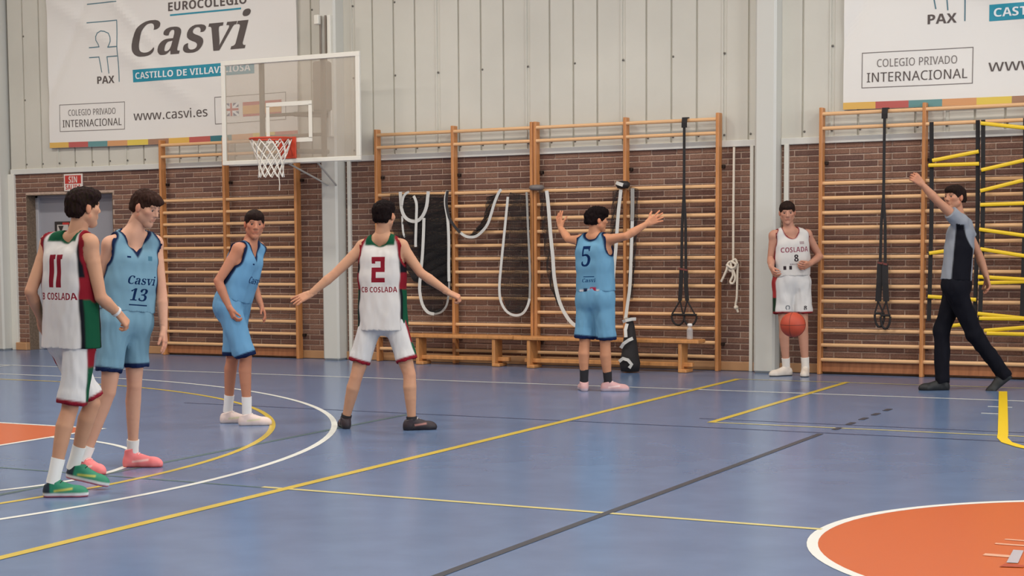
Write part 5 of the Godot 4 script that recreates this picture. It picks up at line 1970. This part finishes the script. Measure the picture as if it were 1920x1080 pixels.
	person(J.p2, {"id": "two", "label": "person seen from behind in white jersey 2, legs apart and arms held out low", "kit": "white", "skin": light, "hair": lin(25, 19, 19), "face": facing(150, 0), "hem": -0.065, "shorts": 0.745, "leg": 0.086, "slim": 0.86, "flare": 1.06, "loose": 1.0,
		"shirt_label": "white jersey with maroon number 2, green collar and side stripe", "shorts_label": "white shorts with maroon hem and green side stripe",
		"collar": "round", "print_back": true, "prints": [["CB COSLADA", 0.0, -0.345, 0.30, 0.044, red, sans, 0.0]], "marks": [[0.0, -0.10, 0.11, 0.036, red], [0.037, -0.14, 0.036, 0.09, red], [0.0, -0.185, 0.11, 0.036, red], [-0.037, -0.22, 0.036, 0.09, red], [0.0, -0.268, 0.11, 0.036, red], [-0.04, -0.12, 0.03, 0.03, red]],
		"tufts": [[0, 0.072, 0.0, 0.078, 0.05, 0.088], [0, 0.05, -0.055, 0.074, 0.05, 0.05]], "hair_side": 0.002, "hair_rough": 0.016, "nape": -0.04,
		"sock": rgb(40, 36, 38), "sock_top": 0.04, "sole": lin(30, 26, 30), "upper": lin(44, 32, 36), "accent": lin(176, 120, 108), "lace": rgb(226, 222, 216),
		"handL": {"palm": facing(180) - Vector3.UP * 0.8, "curl": 0.12, "thumb": 0.35}, "handR": {"palm": -Vector3.UP + facing(180) * 0.4, "curl": 1.15, "thumb": 0.2}})
	person(J.p5, {"id": "five", "label": "person seen from behind in light blue jersey 5 with both arms spread wide", "kit": "blue", "skin": lin(198, 140, 106), "hair": lin(25, 19, 19), "face": facing(104, 0), "hem": 0.085, "shorts": 0.88, "leg": 0.098, "bulk": 1.04, "tail": true, "cloth": lin(104, 150, 178),
		"shirt_label": "light blue jersey with navy number 5", "shorts_label": "light blue shorts with navy hem",
		"collar": "round", "print_back": true, "prints": [["5", -0.03, -0.155, 0.10, 0.2, nv, serif, 0.05], ["Casvi", 0.0, -0.39, 0.15, 0.04, rgb(60, 108, 150), serif, 0.2]], "marks": [[0.0, -0.355, 0.12, 0.008, rgb(60, 108, 150)]],
		"tufts": [[0, 0.08, 0.02, 0.082, 0.052, 0.088], [0, 0.06, 0.07, 0.06, 0.035, 0.04]], "hair_side": 0.004, "hair_rough": 0.022, "nape": -0.025,
		"sock": rgb(32, 30, 34), "sock_top": 0.11, "sole": lin(190, 170, 178), "upper": lin(206, 160, 158), "accent": lin(226, 200, 196),
		"handL": {"palm": facing(120), "curl": 0.15, "spread": 0.2, "thumb": 0.9, "scale": 1.05}, "handR": {"palm": facing(180), "curl": 0.12, "spread": 0.2, "thumb": 0.9, "scale": 1.05}})
	person(J.p8, {"id": "eight", "label": "person in white jersey and shorts numbered 8 by the grey column, hands at the waist", "kit": "white_front", "skin": lin(194, 142, 118), "hair": lin(46, 34, 30), "face": facing(-12, -8), "hem": 0.085, "shorts": 0.70, "leg": 0.098,
		"shirt_label": "white jersey with maroon lettering", "shorts_label": "white shorts numbered 8",
		"collar": "crew", "prints": [["COSLADA", 0.0, -0.155, 0.30, 0.055, rgb(176, 96, 116), sans, 0.0], ["8", 0.01, -0.245, 0.05, 0.075, dk, sans, 0.0], ["BALONCESTO", 0.04, -0.31, 0.2, 0.018, rgb(150, 130, 140), sans, 0.0]], "marks": [[-0.115, -0.345, 0.03, 0.04, dk], [-0.055, -0.345, 0.03, 0.04, dk], [0.08, -0.085, 0.05, 0.03, rgb(206, 190, 194)]],
		"hair_side": 0.004, "hair_rough": 0.008, "nape": -0.03, "tufts": [[0, 0.07, 0.02, 0.07, 0.04, 0.08]],
		"sock": rgb(226, 218, 208), "sock_top": 0.09, "sole": lin(222, 212, 200), "upper": lin(216, 204, 190), "outsole": lin(60, 50, 46),
		"handL": {"palm": facing(-80), "curl": 0.8, "thumb": 0.3}, "handR": {"palm": facing(80), "curl": 0.8, "thumb": 0.3},
		"extras": [_shorts_number]})
	person(J.ref, {"id": "referee", "label": "person in grey and black referee shirt and black trousers striding left, one arm raised", "kit": "referee", "skin": lin(188, 136, 108), "hair": lin(38, 28, 25), "face": facing(-62, 4), "hem": 0.06, "shorts": 1.0, "bulk": 1.02, "loose": 1.05,
		"shirt_label": "grey shirt with black side panels", "shorts_label": "black trousers", "collar": "crew", "prints": [], "sock": Color.BLACK, "sock_top": 0.0, "sole": lin(24, 24, 26), "upper": lin(26, 26, 28), "lace": rgb(34, 34, 36), "shoe": 0.31,
		"hair_side": 0.004, "hair_rough": 0.008, "nape": -0.03, "tufts": [[0, 0.07, 0.02, 0.074, 0.045, 0.085]],
		"handL": {"palm": facing(180), "curl": 0.8, "thumb": 0.4}, "handR": {"palm": facing(-90), "curl": 0.5}, "raisedL": true})


func _wristband(o: Node3D, w: Vector3, d: Vector3) -> void:
	var g := Geo.new()
	g.tube([w - d * 0.03, w - d * 0.012], 0.034, 16)
	part("wristband", g, mat("wristband_white", rgb(216, 210, 206), 0.8), o)


# the number and crest printed on the front of the white shorts
func _shorts_number(o: Node3D, j: Dictionary) -> void:
	var X := ((j.sL - j.sR) as Vector3)
	X = Vector3(X.x, 0, X.z).normalized()
	var Z := X.cross(Vector3.UP)
	var B := Basis(X, Vector3.UP, Z)
	for q in [["L", "8", 0.035, 0.045, rgb(60, 52, 56)], ["R", "O", 0.05, 0.05, rgb(120, 122, 126)]]:
		var at: Vector3 = (j["h" + q[0]] as Vector3).lerp(j["k" + q[0]], 0.55) + Z * 0.108
		var t := letters(q[1], Rect2(-q[2] / 2, -q[3] / 2, q[2], q[3]))
		var g := Geo.new()
		for i in range(0, t.size(), 3):
			g.tri(at + B * Vector3(t[i].x, t[i].y, 0), at + B * Vector3(t[i + 1].x, t[i + 1].y, 0), at + B * Vector3(t[i + 2].x, t[i + 2].y, 0), Z)
		part("shorts_print", g, mat("shorts_print_" + q[1], q[4], 0.8), o)
